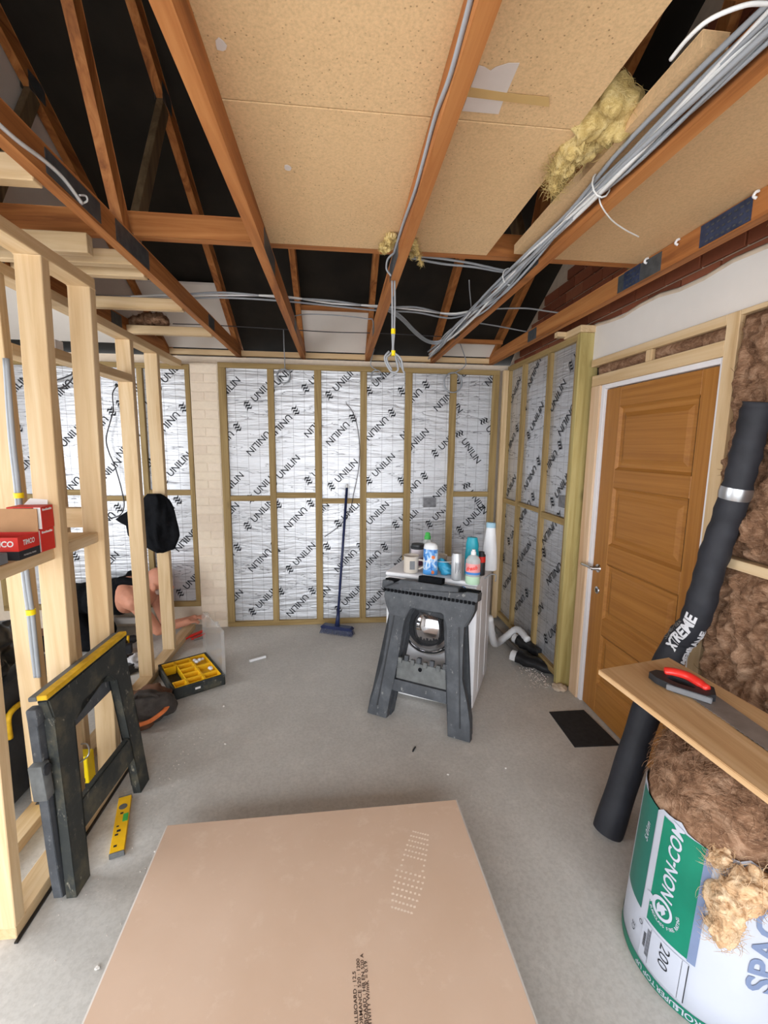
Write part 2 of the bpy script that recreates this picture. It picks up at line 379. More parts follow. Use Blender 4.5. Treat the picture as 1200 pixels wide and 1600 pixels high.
k = N('door_glass'); k.col((.42, .42, .44, 1)); k.set(Roughness=.07, Metallic=.95); k.b.inputs['Specular IOR Level'].default_value = .8
# ================================================================== THE SHELL
ZU = lambda y: 2.487+.55*(4.03-y)            # underside of the front rafters
YR, ZR = 1.28, 2.487+.55*(4.03-1.28)         # ridge
ZB = lambda y: ZR-.55*(YR-y)                 # underside of the rear rafters
b = NB(); box(b, (-3.5, -1.65, -.12), (1.85, 4.3, 0)); floor = struct('floor', b, 'concrete')
b = NB(); box(b, (-9, -14, -.2), (8, -1.66, -.06)); struct('ground', b, 'concrete')
# back wall with the painted brick pier
b = NB(); box(b, (-3.5, 4.085, 0), (1.85, 4.3, 2.40)); wb = struct('wall_back', b, 'brick_cream')
b = NB(); box(b, (-1.240, 4.0055, 0), (-1.012, 4.084, 2.33)); obj('pier_core', b, 'mortar_cream', wb, world=True)
def brick_me(l, mat, ax):
    b = NB(); d = (l, .02, .065) if ax == 'x' else (.02, l, .065); box(b, (-d[0]/2, -d[1]/2, -.0325), (d[0]/2, d[1]/2, .0325), .002); return mesh_of('brick', b, mat)
def put_brick(me, loc, par):
    o = bpy.data.objects.new('brick', me); COL.objects.link(o); o.parent = par; o.location = V(loc)-V(par.location); return o
bl, bs = brick_me(.215, 'brick_cream', 'x'), brick_me(.1045, 'brick_cream', 'x')
for i in range(31):
    z = .0375+i*.075
    if i % 2 == 0: put_brick(bl, (-1.126, 4.012, z), wb)
    else:
        put_brick(bs, (-1.1825, 4.0125, z), wb); put_brick(bs, (-1.0695, 4.0115, z), wb)
# right wall: masonry, white board and brick gable
b = NB(); box(b, (1.69, -1.65, 0), (1.85, 4.3, 2.38)); wr = struct('wall_right', b, 'grey_wall')
b = NB(); poly = [(-1.6, 2.38), (4.3, 2.38), (4.12, 2.55), (YR, ZR+.12), (-1.6, 2.52)]
prism(b, poly, lambda u, v, d: V((1.633+d, u, v)), .2); gab = struct('wall_right_gable', b, 'mortar')
bl, bs = brick_me(.215, 'brick_red', 'y'), brick_me(.1025, 'brick_red', 'y')
for i in range(15):
    z = 2.42+i*.075; y = 4.0-(i % 2)*.1125
    while y > .95:
        if z < ZU(y+.11)+.05: put_brick(bl, (1.630-random.random()*.004, y, z), gab)
        y -= .225
b = NB(); box(b, (1.598, -1.5, 2.195), (1.625, 2.772, 2.408), .002); struct('trim_1', b, 'white_board')
b = NB(); pts = [(1.60, 2.9-i*.14, 2.405+.012*math.sin(i*1.7)) for i in range(20)]
tube(b, [(1.61, p[1], p[2]) for p in pts], .016, 6); one('mortar_smear', b, 'mortar', 'grey mortar smeared along the top edge of the white board', 'mortar', smooth=True)
# left wall with a window opening, rear wall with the wide opening the daylight comes through
b = NB(); X0, X1 = -3.45, -3.3
box(b, (X0, -1.65, 0), (X1, .2, 2.4)); box(b, (X0, 2.4, 0), (X1, 4.3, 2.4)); box(b, (X0, .2, 0), (X1, 2.4, .3)); box(b, (X0, .2, 2.3), (X1, 2.4, 2.4))
prism(b, [(-1.6, 2.4), (4.3, 2.4), (4.12, 2.55), (YR, ZR+.12), (-1.6, 2.52)], lambda u, v, d: V((X0+d, u, v)), .15); struct('wall_left', b, 'white_board')
b = NB(); box(b, (-3.45, -1.65, 0), (-3.0, -1.5, 2.42)); box(b, (1.4, -1.65, 0), (1.8, -1.5, 2.42)); box(b, (-3.0, -1.65, 2.2), (1.4, -1.5, 2.42)); struct('wall_rear', b, 'white_board')
# roof underlay
b = NB(); T = .1
for (y0, z0), (y1, z1) in (((4.45, ZU(4.45)), (YR, ZR)), ((YR, ZR), (-1.9, ZB(-1.9)))):
    prism(b, [(y0, z0+T), (y1, z1+T), (y1, z1+T+.02), (y0, z0+T+.02)], lambda u, v, d: V((-3.6+d, u, v)), 5.6)
roof = struct('ceiling_roof_underlay', b, 'felt')

# ================================================================== ROOF TRUSSES
def truss(x, label):
    t = thing('roof_truss', label, 'roof truss', (x, 0, 2.41))
    b = NB(); beam(b, (0, -1.48, .045), (0, 4.18, .045), .036, .09, bev=.002); obj('bottom_chord', b, 'old_pine_y', t)
    R = lambda y: (ZU(y) if y > YR else ZB(y))-2.41
    b = NB(); beam(b, (0, 4.3, R(4.3)+.045), (0, YR, R(YR)+.045), .036, .09, bev=.002); obj('rafter', b, 'old_pine_y', t)
    b = NB(); beam(b, (0, YR, R(YR)+.045), (0, -1.7, R(-1.7)+.045), .036, .09, bev=.002); obj('rafter', b, 'old_pine_y', t)
    for (y0, z0), (y1, z1), mt in (((2.10, .08), (2.56, R(2.56)+.02), 'web_grey'), ((2.02, .08), (YR+.04, R(YR)), 'old_pine_z'), ((.46, .08), (0, R(0)+.02), 'web_grey'), ((.54, .08), (YR-.04, R(YR)), 'old_pine_z')):
        b = NB(); beam(b, (0, y0, z0), (0, y1, z1), .034, .07, (1, 0, 0) if 0 else (0, 1, 0), bev=.002); obj('web', b, mt, t)
    for s in (-1, 1):
        for y, z, l, h in ((2.06, .045, .30, .078), (.5, .045, .3, .078), (2.56, R(2.56)+.04, .12, .08), (3.2, .045, .14, .075)):
            b = NB(); box(b, (s*.0175, y-l/2, z-h/2), (s*.0195, y+l/2, z+h/2)); obj('nail_plate', b, 'nail_plate', t)
    return t
TL = {'L': -.8525, 'A': -.3035, 'B': .2625, 'C': .8525, 'D': 1.4005, 'M': -1.45}
tl = {'A': 'orange-brown roof truss carrying the left edge of the chipboard decking', 'B': 'orange-brown roof truss with one grey cable clipped along its side',
 'C': 'orange-brown roof truss with the thick bundle of grey cables along it', 'D': 'orange-brown roof truss running close beside the red brick gable',
 'L': 'orange-brown roof truss just right of the pale stud partition', 'M': 'leftmost roof truss, in front of the white loft board'}
t0 = truss(TL['A'], tl['A']); t0['group'] = 'roof trusses'; TR = {'A': t0}
for k_, x_ in TL.items():
    if k_ != 'A':
        c = copy_tree(t0); c.location.x = x_; c['label'] = tl[k_]; TR[k_] = c
# the marked truss by the gable: blue nail plates and white plastic clips
for y0, y1 in ((1.485, 1.70), (2.047, 2.16)):
    b = NB(); box(b, (-.0215, y0, .008), (-.0180, y1, .086))
    for i in range(int((y1-y0)/.024)):
        for j in range(3): box(b, (-.0236, y0+.006+i*.024, .016+j*.024), (-.0214, y0+.018+i*.024, .022+j*.024), mi=1)
    o = obj('nail_plate', b, ['nail_plate_blue', 'nail_plate'], TR['D']); o['label'] = 'dark blue stamped nail plate'
for y in (1.465, 1.81, 1.995):
    b = NB(); tube(b, path([(-.02, y, .088), (-.03, y, .084), (-.032, y+.006, .074), (-.022, y+.004, .068)], 4), .005, 6); o = obj('cable_clip', b, 'white_plastic', TR['D'], True); o['label'] = 'small white cable clip'
b = NB(); box(b, (.0182, 1.50, .012), (.0200, 1.80, .080)); obj('nail_plate', b, 'nail_plate', TR['L'])
b = NB(); beam(b, (-2.7, 2.092, 2.548), (1.415, 2.092, 2.548), .04, .094, bev=.002)
one('binder_timber', b, 'old_pine_x', 'long brown timber lying across the roof trusses at the end of the chipboard', 'timber')
def sheet(x0, x1, y0, y1, mat, label, z=2.502, t=.018):
    b = NB(); box(b, (x0, y0, z), (x1, y1, z+t), .001); return one('chipboard_sheet', b, mat, label, 'chipboard', 'chipboard loft decking')
sheet(-.3215, .662, 1.2785, 2.071, 'chipboard', 'chipboard sheet overhead ending at the cross timber, left of the gap')
sheet(-.3215, .640, .30, 1.2735, 'chipboard', 'chipboard sheet nearest overhead with the paper scrap taped to it')
sheet(.856, 1.404, .30, 2.071, 'chipboard_fine', 'plain chipboard sheet overhead beside the brick gable, right of the cables')
b = NB(); beam(b, (.792, .99, 2.503), (.792, 2.0, 2.503), .062, .034, bev=.001); one('chipboard_strip', b, 'chipboard_fine', 'narrow chipboard strip lying along the cable bundle', 'chipboard')
b = NB(); beam(b, (.66, .985, 2.62), (1.38, .985, 2.62), .05, .045); one('loft_cross_batten', b, 'old_pine_x', 'short cross timber in the dark loft above the yellow insulation', 'timber')
# new pale blocking between the trusses, along the back wall
xs = sorted([TL[q] for q in 'MLABCD'])
for i in range(len(xs)-1):
    b = NB(); beam(b, (xs[i]+.02, 4.135, 2.441), (xs[i+1]-.02, 4.135, 2.441), .045, .045, bev=.002)
    one('blocking_piece', b, 'new_pine_x', ['pale timber blocking at the far end of the stud partition', 'pale timber blocking straight above the painted brick pier', 'pale timber blocking above the blue broom', 'pale timber blocking behind the hanging cable tails', 'pale timber blocking in the right back corner under the trusses'][i], 'timber', 'pale timber blocking along the back wall')
# white boards between the rafters above the back wall
nR = V((0, .55, 1)).normalized(); pR = V((0, 4.03, 2.487+.05))
def eaves(xa, xb, y0, y1, label):
    b = NB(); prism(b, [(y0, ZU(y0)+.03), (y1, ZU(y1)+.03), (y1, ZU(y1)+.045), (y0, ZU(y0)+.045)], lambda u, v, d: V((xa+.02+d, u, v)), xb-xa-.04)
    one('eaves_board', b, 'grey_wall' if 0 else 'white_board', label, 'white board', 'white boards between the rafters')
eaves(TL['A'], TL['B'], onpl(525, 482, pR, nR).y, 4.108, 'white board between the rafters straight above the broom')
eaves(TL['M'], TL['L'], onpl(315, 440, pR, nR).y, 4.108, 'white board between the rafters above the painted pier')
eaves(TL['C'], TL['D'], onpl(730, 535, pR, nR).y, 4.108, 'white board between the rafters in the right back corner')
eaves(-2.9, TL['M']-.05, 3.3, 4.084, 'white board under the roof seen through the top of the stud partition')
b = NB(); prism(b, [(.4, 2.42), (4.02, 2.42), (4.02, ZU(4.02)+.05), (YR, ZR+.05), (.4, ZB(.4)+.05)], lambda u, v, d: V((-1.492+d, u, v)), .012); one('loft_partition_board', b, 'white_board', 'white board closing the loft behind the leftmost dark truss', 'white board')
b = NB(); beam(b, (TL['C']+.05, 3.80, 2.535), (TL['D']-.02, 3.80, 2.535), .04, .03); one('eaves_batten', b, 'old_pine_x', 'reddish batten at the edge of the right corner white board', 'timber')
b = NB(); y_ = onpl(525, 482, pR, nR).y-.02; beam(b, (TL['A']+.02, y_, ZU(y_)+.03), (TL['B']-.02, y_, ZU(y_)+.03), .03, .03); one('eaves_batten', b, 'old_pine_x', 'reddish batten at the edge of the central white board', 'timber')

# ================================================================== FOIL INSULATION WALLS
def emblem():
    out = []
    for j in range(3):
        L = []
        for i in range(9):
            t = i/8; x = -.5+t; y = .34*(j-1)+.13*math.sin((t*1.15-.1)*2*math.pi); wd = .10*math.sin(math.pi*min(1, t*.9+.08))+.015
            L.append((x, y, wd))
        out.append([(x, y+w_) for x, y, w_ in L]+[(x, y-w_) for x, y, w_ in L[::-1]])
    return out
EMB = emblem(); WORD = text('UNILIN', .056, .008)
def brand(rect, items, to2):
    """every printed logo of one board, cut off at the board's edges; returns (verts, faces) in wall coordinates"""
    h0, h1, z0, z1 = rect; b = NB()
    for ch, cz, ang in items:
        ca, sa = math.cos(ang), math.sin(ang)
        q = NB(); vv, ff = WORD
        bv = [q.verts.new((x+.035, y, 0)) for x, y in vv]
        for f in ff: q.faces.new([bv[i] for i in f])
        for pl in EMB:
            lv = [q.verts.new((-.158+x*.062+y*.02, y*.072, 0)) for x, y in pl]; n = len(lv)//2
            for i in range(n-1): q.faces.new((lv[i], lv[i+1], lv[2*n-2-i], lv[2*n-1-i]))
        for v in q.verts: x, y = v.co.x, v.co.y; v.co = V(to2(ch, cz, x*ca-y*sa, x*sa+y*ca)+(0,))
        for co, no in (((h0, 0, 0), (-1, 0, 0)), ((h1, 0, 0), (1, 0, 0)), ((0, z0, 0), (0, -1, 0)), ((0, z1, 0), (0, 1, 0))):
            bmesh.ops.bisect_plane(q, geom=q.verts[:]+q.edges[:]+q.faces[:], plane_co=co, plane_no=no, clear_outer=True)
        mp = {v: b.verts.new(v.co) for v in q.verts}
        for f in q.faces: b.faces.new([mp[v] for v in f.verts])
        q.free()
    return b
def lining(name, label, to3, foilm, ax, hs, studs, top, bot, nogs, texts, px2, cat='foil insulation wall', stud_m='treated_pine_z', rail_m='treated_pine_'):
    """studs: (h0,h1) list; nogs: per bay (z0,z1) or None; texts: list of (bay, upper?, px, py, kind)"""
    c = to3(studs[0][0], 0, 0); t = thing(name, label, cat, (c.x, c.y, 0))
    def bar(nm, h0, h1, z0, z1, mt, d0=0, d1=.05):
        b = NB(); box(b, to3(h0, z0, d0), to3(h1, z1, d1), .0015); return obj(nm, b, mt, t, world=True)
    for i, (h0, h1) in enumerate(studs): bar('upright_batten', h0, h1, bot[1], top[0], stud_m)
    lo, hi = min(s[0] for s in studs), max(s[1] for s in studs)
    bar('top_rail', lo, hi, top[0]+.0005, top[1], rail_m+ax); bar('bottom_rail', lo, hi, bot[0], bot[1]-.0005, rail_m+ax)
    st = sorted(studs)
    for i in range(len(st)-1):
        h0, h1 = st[i][1]-.004, st[i+1][0]+.004; ng = nogs[i]
        rects = [(h0, h1, bot[1]-.003, top[0]+.003)] if not ng else [(h0, h1, ng[1]-.003, top[0]+.003), (h0, h1, bot[1]-.003, ng[0]+.003)]
        if ng: bar('noggin', st[i][1]+.0005, st[i+1][0]-.0005, ng[0], ng[1], rail_m+ax, .002)
        for ri, rc in enumerate(rects):
            b = NB(); nh, nz = 6, max(4, int((rc[3]-rc[2])/.07)); g = []
            for a in range(nh+1):
                row = []
                for e in range(nz+1):
                    h, z = rc[0]+(rc[1]-rc[0])*a/nh, rc[2]+(rc[3]-rc[2])*e/nz
                    row.append(b.verts.new(to3(h, z, .030+.0022*noise.noise(V((h*6, z*9, i+ri*3.3))))))
                g.append(row)
            for a in range(nh):
                for e in range(nz): b.faces.new((g[a][e], g[a+1][e], g[a+1][e+1], g[a][e+1]))
            p = obj('foil_board', b, foilm, t, True, world=True)
            it = []
            for (bay, px, py, kd) in texts:
                if bay == i:
                    q = px2(px, py); it.append((q[0], q[1], {'n': .80, 'f': .80+math.pi, 'd': -.92}[kd] if isinstance(kd, str) else kd))
            it = [q for q in it if rc[2]-.2 < q[1] < rc[3]+.2]
            if it:
                bb = brand(rc, it, lambda ch, cz, x, y: (ch+hs*x, cz+y))
                if len(bb.faces):
                    for v in bb.verts: v.co = to3(v.co.x, v.co.y, .0262)
                    l = obj('lettering', bb, 'ink', p); l.matrix_parent_inverse = p.matrix_parent_inverse.copy()
                    l.matrix_parent_inverse = Matrix.Identity(4) if 0 else (Matrix.Translation(t.location)@p.matrix_parent_inverse).inverted()
                else: bb.free()
    return t
YB = 4.0
pxb = lambda px, py: (lambda q: (q.x, q.z))(ony(px, py, YB+.026))
TXR = [(0, 352, 613, 'n'), (0, 407, 613, 'n'), (0, 351, 688, 'f'), (0, 408, 688, 'f'), (0, 358, 761, 'n'), (0, 411, 759, 'n'), (0, 351, 808, 'n'), (0, 406, 802, 'n'), (0, 352, 875, 'f'), (0, 410, 871, 'f'), (0, 358, 943, 'n'), (0, 413, 937, 'n'),
 (1, 443, 587, 'n'), (1, 497, 586, 'n'), (1, 442, 662, 'f'), (1, 498, 660, 'f'), (1, 446, 734, 'n'), (1, 501, 731, 'n'), (1, 466, 806, 'f'), (1, 471, 870, 'n'), (1, 469, 942, 'f'), (1, 416, 878, 'n'), (1, 415, 808, 'f'), (1, 420, 943, 'f'),
 (2, 534, 597, 'n'), (2, 532, 673, 'f'), (2, 537, 740, 'n'), (2, 492, 807, 'n'), (2, 547, 799, 'n'), (2, 492, 873, 'f'), (2, 544, 872, 'f'), (2, 495, 938, 'n'), (2, 547, 933, 'n'),
 (3, 596, 590, 'n'), (3, 647, 591, 'n'), (3, 593, 665, 'f'), (3, 647, 663, 'f'), (3, 595, 731, 'n'), (3, 646, 732, 'n'), (3, 586, 806, 'n'), (3, 637, 801, 'n'), (3, 582, 873, 'f'), (3, 637, 865, 'f'), (3, 581, 940, 'n'), (3, 636, 938, 'n'),
 (4, 646, 621, 'f'), (4, 700, 619, 'f'), (4, 648, 692, 'n'), (4, 699, 689, 'n'), (4, 644, 763, 'f'), (4, 698, 759, 'f'), (4, 637, 812, 'n'), (4, 689, 800, 'n'), (4, 700, 872, 'n'), (4, 640, 930, 'f'),
 (5, 780, 580, 'f'), (5, 733, 575, 'n'), (5, 704, 620, 'd'), (5, 771, 680, 'd'), (5, 733, 700, 'd'), (5, 744, 780, 'd'), (5, 737, 809, 'n'), (5, 735, 900, 'f')]
lb = lining('foil_insulation_wall', 'foil-faced insulation wall with UNILIN print and yellowish battens behind the blue broom', lambda h, z, d: V((h, YB+d, z)), 'foil_x', 'x', 1,
 [(-1.010, -.948), (-.603, -.549), (-.205, -.145), (.196, .253), (.594, .656), (1.0, 1.058), (1.392, 1.450)], (2.300, 2.343), (0.002, .048), [(1.164, 1.21), (1.19, 1.238), (1.14, 1.186), (1.19, 1.239), None, (1.203, 1.25)], TXR, pxb)
TXL = [(3, 266, 583, 'n'), (3, 266, 658, 'f'), (3, 275, 730, 'n'), (3, 258, 802, 'f'), (3, 295, 839, 'f'), (3, 300, 907, 'n'), (3, 216, 640, 'f'), (3, 222, 735, 'n'), (3, 240, 925, 'n'),
 (2, 154, 665, 'f'), (2, 166, 740, 'n'), (2, 150, 589, 'n'), (2, 163, 885, 'n'), (2, 165, 814, 'f'), (2, 208, 610, 'n'), (2, 205, 690, 'f'), (1, 98, 608, 'f'), (1, 108, 683, 'n'), (1, 112, 759, 'f'), (1, 103, 816, 'n'), (1, 98, 890, 'f'),
 (0, 8, 690, 'f'), (0, 28, 738, 'n'), (0, 20, 610, 'n'), (0, 20, 825, 'f'), (0, 28, 912, 'n'), (0, 60, 870, 'n')]
ll = lining('foil_insulation_wall', 'foil-faced insulation wall with UNILIN print seen behind the pale stud partition', lambda h, z, d: V((h, YB+d, z)), 'foil_x', 'x', 1,
 [(-2.89, -2.845), (-2.48, -2.435), (-2.07, -2.025), (-1.667, -1.622), (-1.282, -1.243)], (2.278, 2.320), (.205, .252), [(1.18, 1.225), (1.215, 1.262), (1.165, 1.21), (1.215, 1.262)], TXL, pxb)
XRW = 1.52
pxr = lambda px, py: (lambda q: (q.y, q.z))(onx(px, py, XRW+.026))
TXW = [(2, 803, 615, 'n'), (2, 799, 690, 'f'), (2, 796, 763, 'n'), (2, 782, 612, 'n'), (2, 780, 690, 'f'), (2, 782, 820, 'n'), (2, 803, 830, 'n'), (2, 779, 884, 'f'), (2, 795, 905, 'f'),
 (1, 837, 576, 'f'), (1, 836, 657, 'n'), (1, 830, 742, 'f'), (1, 818, 865, 'n'), (1, 813, 940, 'f'), (1, 822, 795, 'f'), (1, 812, 660, 'n'),
 (0, 868, 625, 'n'), (0, 861, 720, 'f'), (0, 853, 550, 'n'), (0, 908, 538, 'n'), (0, 888, 650, 'f'), (0, 902, 722, 'f'), (0, 876, 762, 'n'), (0, 838, 880, 'f'), (0, 868, 893, 'f'), (0, 836, 960, 'n'), (0, 865, 985, 'n'), (0, 860, 828, 'f')]
lr = lining('foil_insulation_wall', 'foil-faced insulation wall with UNILIN print beside the oak-coloured door', lambda h, z, d: V((XRW+d, h, z)), 'foil_y', 'y', -1,
 [(2.796, 2.832), (3.18, 3.222), (3.627, 3.672), (3.955, 3.998)], (2.335, 2.375), (.055, .10), [(1.135, 1.182), (1.165, 1.20), (1.155, 1.195)], TXW, pxr)
b = NB(); box(b, (XRW-.012, 2.757, 0), (XRW+.115, 2.795, 2.372), .002); o = obj('end_post', b, 'green_post', lr, world=True); o['label'] = 'wide greenish treated post at the open end'
b = NB(); box(b, (XRW-.02, 2.75, 2.373), (XRW+.15, 2.96, 2.415), .002); obj('cap_plate', b, 'new_pine_y', lr, world=True)
b = NB(); beam(b, (1.44, 2.95, 2.398), (1.62, 2.95, 2.398), .04, .03); obj('cap_cross_piece', b, 'new_pine_x', lr, world=True)
b = NB(); box(b, (1.472, 3.962, .03), (1.519, 3.995, 2.34), .0015); one('corner_batten', b, 'new_pine_z', 'thin pale upright batten in the back right corner of the foil walls', 'timber')
# patches and back boxes on the foil
b = NB(); q0, q1 = ony(642, 797, YB+.022), ony(700, 779, YB+.022); box(b, q0+V((0, -.001, 0)), q1+V((0, .003, 0))); p_ = one('foil_patch', b, 'foil_x', 'strip of foil board patched in below the batten row', 'foil patch')
def backbox(px0, py0, px1, py1, wall, label):
    b = NB()
    if wall == 'b':
        a, c = ony(px0, py1, YB+.02), ony(px1, py0, YB+.02); box(b, a+V((0, 0, 0)), c+V((0, -.006, 0)), .002, mi=0); e = V((.008, -.0075, .008)); box(b, a+e, c+V((-.008, -.002, -.008)), mi=1)
    else:
        a, c = onx(px0, py1, XRW+.02), onx(px1, py0, XRW+.02); box(b, a, c+V((-.006, 0, 0)), .002, mi=0); box(b, a+V((-.0075, -.008, .008)), c+V((-.002, .008, -.008)), mi=1)
    one('socket_back_box', b, ['steel', 'patch_foil'], label, 'back box')
backbox(660, 791, 682, 779, 'b', 'metal socket back box let into the foil wall above the washing machine'); backbox(874, 793, 887, 775, 'r', 'metal socket back box in the foil wall near the greenish post')

# ================================================================== STUD PARTITION (pale new timber)
sp = thing('stud_partition', 'pale new timber stud partition with shelf noggins on the left', 'stud wall', (-1.125, 1.4, 0))
def tim(nm, a, c, mt, lab=None):
    b = NB(); box(b, a, c, .0025); o = obj(nm, b, mt, sp, world=True)
    if lab: o['label'] = lab
    return o
XA, XB_ = -1.170, -1.080; XC, XD = -1.385, -1.295
for y in (1.385, 1.775, 2.085):
    b = NB(); beam(b, ((XA+XB_)/2, y+.023, .046), ((XA+XB_)/2+.05, y+.023, 2.2995), .09, .046, (0, 1, 0), .0025); obj('stud', b, 'new_pine_z', sp, world=True)
tim('bottom_plate', (XA, 1.385, 0), (XB_, 2.19, .0455), 'new_pine_y'); tim('top_plate', (XA+.05, 1.0, 2.30), (XB_+.05, 2.131, 2.345), 'new_pine_y')
for y in (1.945, 2.222, 3.05, 3.47): tim('stud', (XC, y, .046), (XD, y+.046, 2.2995), 'new_pine_z')
tim('bottom_plate', (XC, 1.4, 0), (XD, 3.99, .0455), 'new_pine_y'); tim('top_plate', (XC, 1.3, 2.30), (XD, 3.99, 2.345), 'new_pine_y')
for y0, y1, z in ((1.9915, 2.2215, 2.0), (2.2685, 3.0495, 2.04)): tim('noggin', (XC, y0, z), (XD, y1, z+.046), 'new_pine_y')
tim('shelf_noggin', (-1.262, 1.4315, 1.212), (XB_, 1.7745, 1.257), 'new_pine_y'); tim('shelf_noggin', (-1.262, 1.8215, 1.212), (XB_+.002, 2.0845, 1.257), 'new_pine_y')
tim('cross_noggin', (XC+.001, 2.1315, 1.27), (XA+.06, 2.1765, 1.36), 'new_pine_x'); tim('cross_noggin', (XC+.001, 2.1315, .50), (XA+.06, 2.1765, .575), 'new_pine_x')
for y, x0, x1, z0, z1 in ((1.50, -1.431, -.8715, 2.40, 2.47), (2.00, -1.24, -.985, 2.40, 2.475), (2.24, -1.431, -.8715, 2.40, 2.455), (2.74, -1.431, -.8715, 2.40, 2.46), (3.33, -1.431, -.8715, 2.40, 2.455), (2.13, -1.431, -.8715, 2.41, 2.47)):
    tim('ceiling_noggin', (x0, y, z0), (x1, y+.045, z1), 'new_pine_x')
b = NB(); box(b, (XB_+.001, 1.37, 0), (XB_+.012, 2.2, .006)); obj('damp_proof_strip', b, 'black_film', sp, world=True)['label'] = 'black damp-proof strip along the floor'

# ================================================================== DOOR WALL ON THE RIGHT
dw = thing('door_stud_frame', 'pale timber studs and plates framing the oak-coloured door', 'stud wall', (1.62, 2.6, 0))
def dt(nm, a, c, mt):
    b = NB(); box(b, a, c, .002); return obj(nm, b, mt, dw, world=True)
dt('jamb_stud', (1.578, 2.622, 0), (1.668, 2.716, 2.035), 'pink_pine'); dt('jamb_stud', (1.578, 1.69, 0), (1.668, 1.752, 2.20), 'new_pine_z')
dt('header', (1.578, 1.7525, 2.036), (1.668, 2.716, 2.100), 'new_pine_y'); dt('top_plate', (1.578, .3, 2.15+.031), (1.668, 1.689, 2.20), 'new_pine_y'); dt('top_plate', (1.578, 1.7525, 2.158), (1.668, 2.735, 2.20), 'new_pine_y')
dt('header_block', (1.580, 2.19, 2.1005), (1.668, 2.235, 2.1575), 'new_pine_z'); dt('noggin', (1.56, .3, 1.185), (1.668, 1.6890, 1.225), 'new_pine_y'); dt('stud', (1.578, .75, 0), (1.668, .795, 2.18), 'new_pine_z')
d1 = root('door_1', loc=(1.60, 2.18, 0))
def dp(nm, a, c, mt, bev=.002, par=None):
    b = NB(); box(b, a, c, bev); return obj(nm, b, mt, par or d1, world=par is None)
dp('frame_jamb', (1.590, 2.588, 0), (1.668, 2.6215, 2.0355), 'white_frame'); dp('frame_jamb', (1.590, 1.7525, 0), (1.668, 1.774, 2.0355), 'white_frame'); dp('frame_head', (1.590, 1.7745, 2.010), (1.668, 2.5875, 2.0355), 'white_frame')
YH0, YH1 = 1.777, 2.585
pz = [(1.536, 1.895), (1.085, 1.430), (.621, .968), (.20, .522)]
b = NB(); box(b, (1.604, 2.449, .006), (1.645, YH1, 2.006), .002); obj('stile', b, 'oak_v', d1, world=True)
b = NB(); box(b, (1.604, YH0, .006), (1.645, 1.876, 2.006), .002); obj('stile', b, 'oak_v', d1, world=True)
zz = [.006]+[v for p in pz[::-1] for v in p]+[2.006]
for i in range(0, len(zz), 2): dp('rail', (1.604, 1.8765, zz[i]), (1.645, 2.4485, zz[i+1]), 'oak_h')
for z0, z1 in pz:
    b = NB()
    def rect(x, i): return [b.verts.new((x, y, z)) for y, z in ((1.8765+i, z0+i), (2.4485-i, z0+i), (2.4485-i, z1-i), (1.8765+i, z1-i))]
    rs = [rect(1.6035, 0), rect(1.612, .010), rect(1.616, .014), rect(1.616, .036), rect(1.607, .062)]
    for q, r_ in zip(rs, rs[1:]):
        for k_ in range(4): b.faces.new((q[k_], q[(k_+1) % 4], r_[(k_+1) % 4], r_[k_]))
    b.faces.new(rs[-1]); obj('raised_panel', b, 'oak_h', d1, world=True)
hd = NB(); c = onx(935, 888, 1.602); lathe(hd, [(.026, 0), (.026, .006), (.012, .008), (.011, .045)], (0, 0, 0), 20, axis='x'); 
for v in hd.verts: v.co = V((1.604-v.co.x, c.y+v.co.y, c.z+v.co.z))
tube(hd, path([(1.562, c.y, c.z), (1.556, c.y+.02, c.z+.004), (1.556, c.y+.11, c.z+.002)], 5), [.010]*11, 10); h_ = obj('lever_handle', hd, 'chrome', d1, True, world=True); h_['label'] = 'chrome lever handle'
b = NB(); c = onx(933, 922, 1.602); lathe(b, [(.024, 0), (.024, .006), (.018, .008)], (0, 0, 0), 20, axis='x')
for v in b.verts: v.co = V((1.604-v.co.x, c.y+v.co.y, c.z+v.co.z))
o = obj('lock_rose', b, 'chrome', d1, True, world=True); o['label'] = 'round chrome lock plate'
b = NB(); box(b, (1.5945, c.y-.004, c.z-.011), (1.5955, c.y+.004, c.z+.011)); box(b, (1.5940, c.y-.006, c.z-.002), (1.5955, c.y+.006, c.z+.010)); obj('keyhole', b, 'black_plastic', o).matrix_parent_inverse = (Matrix.Translation(d1.location)@o.matrix_parent_inverse).inverted()

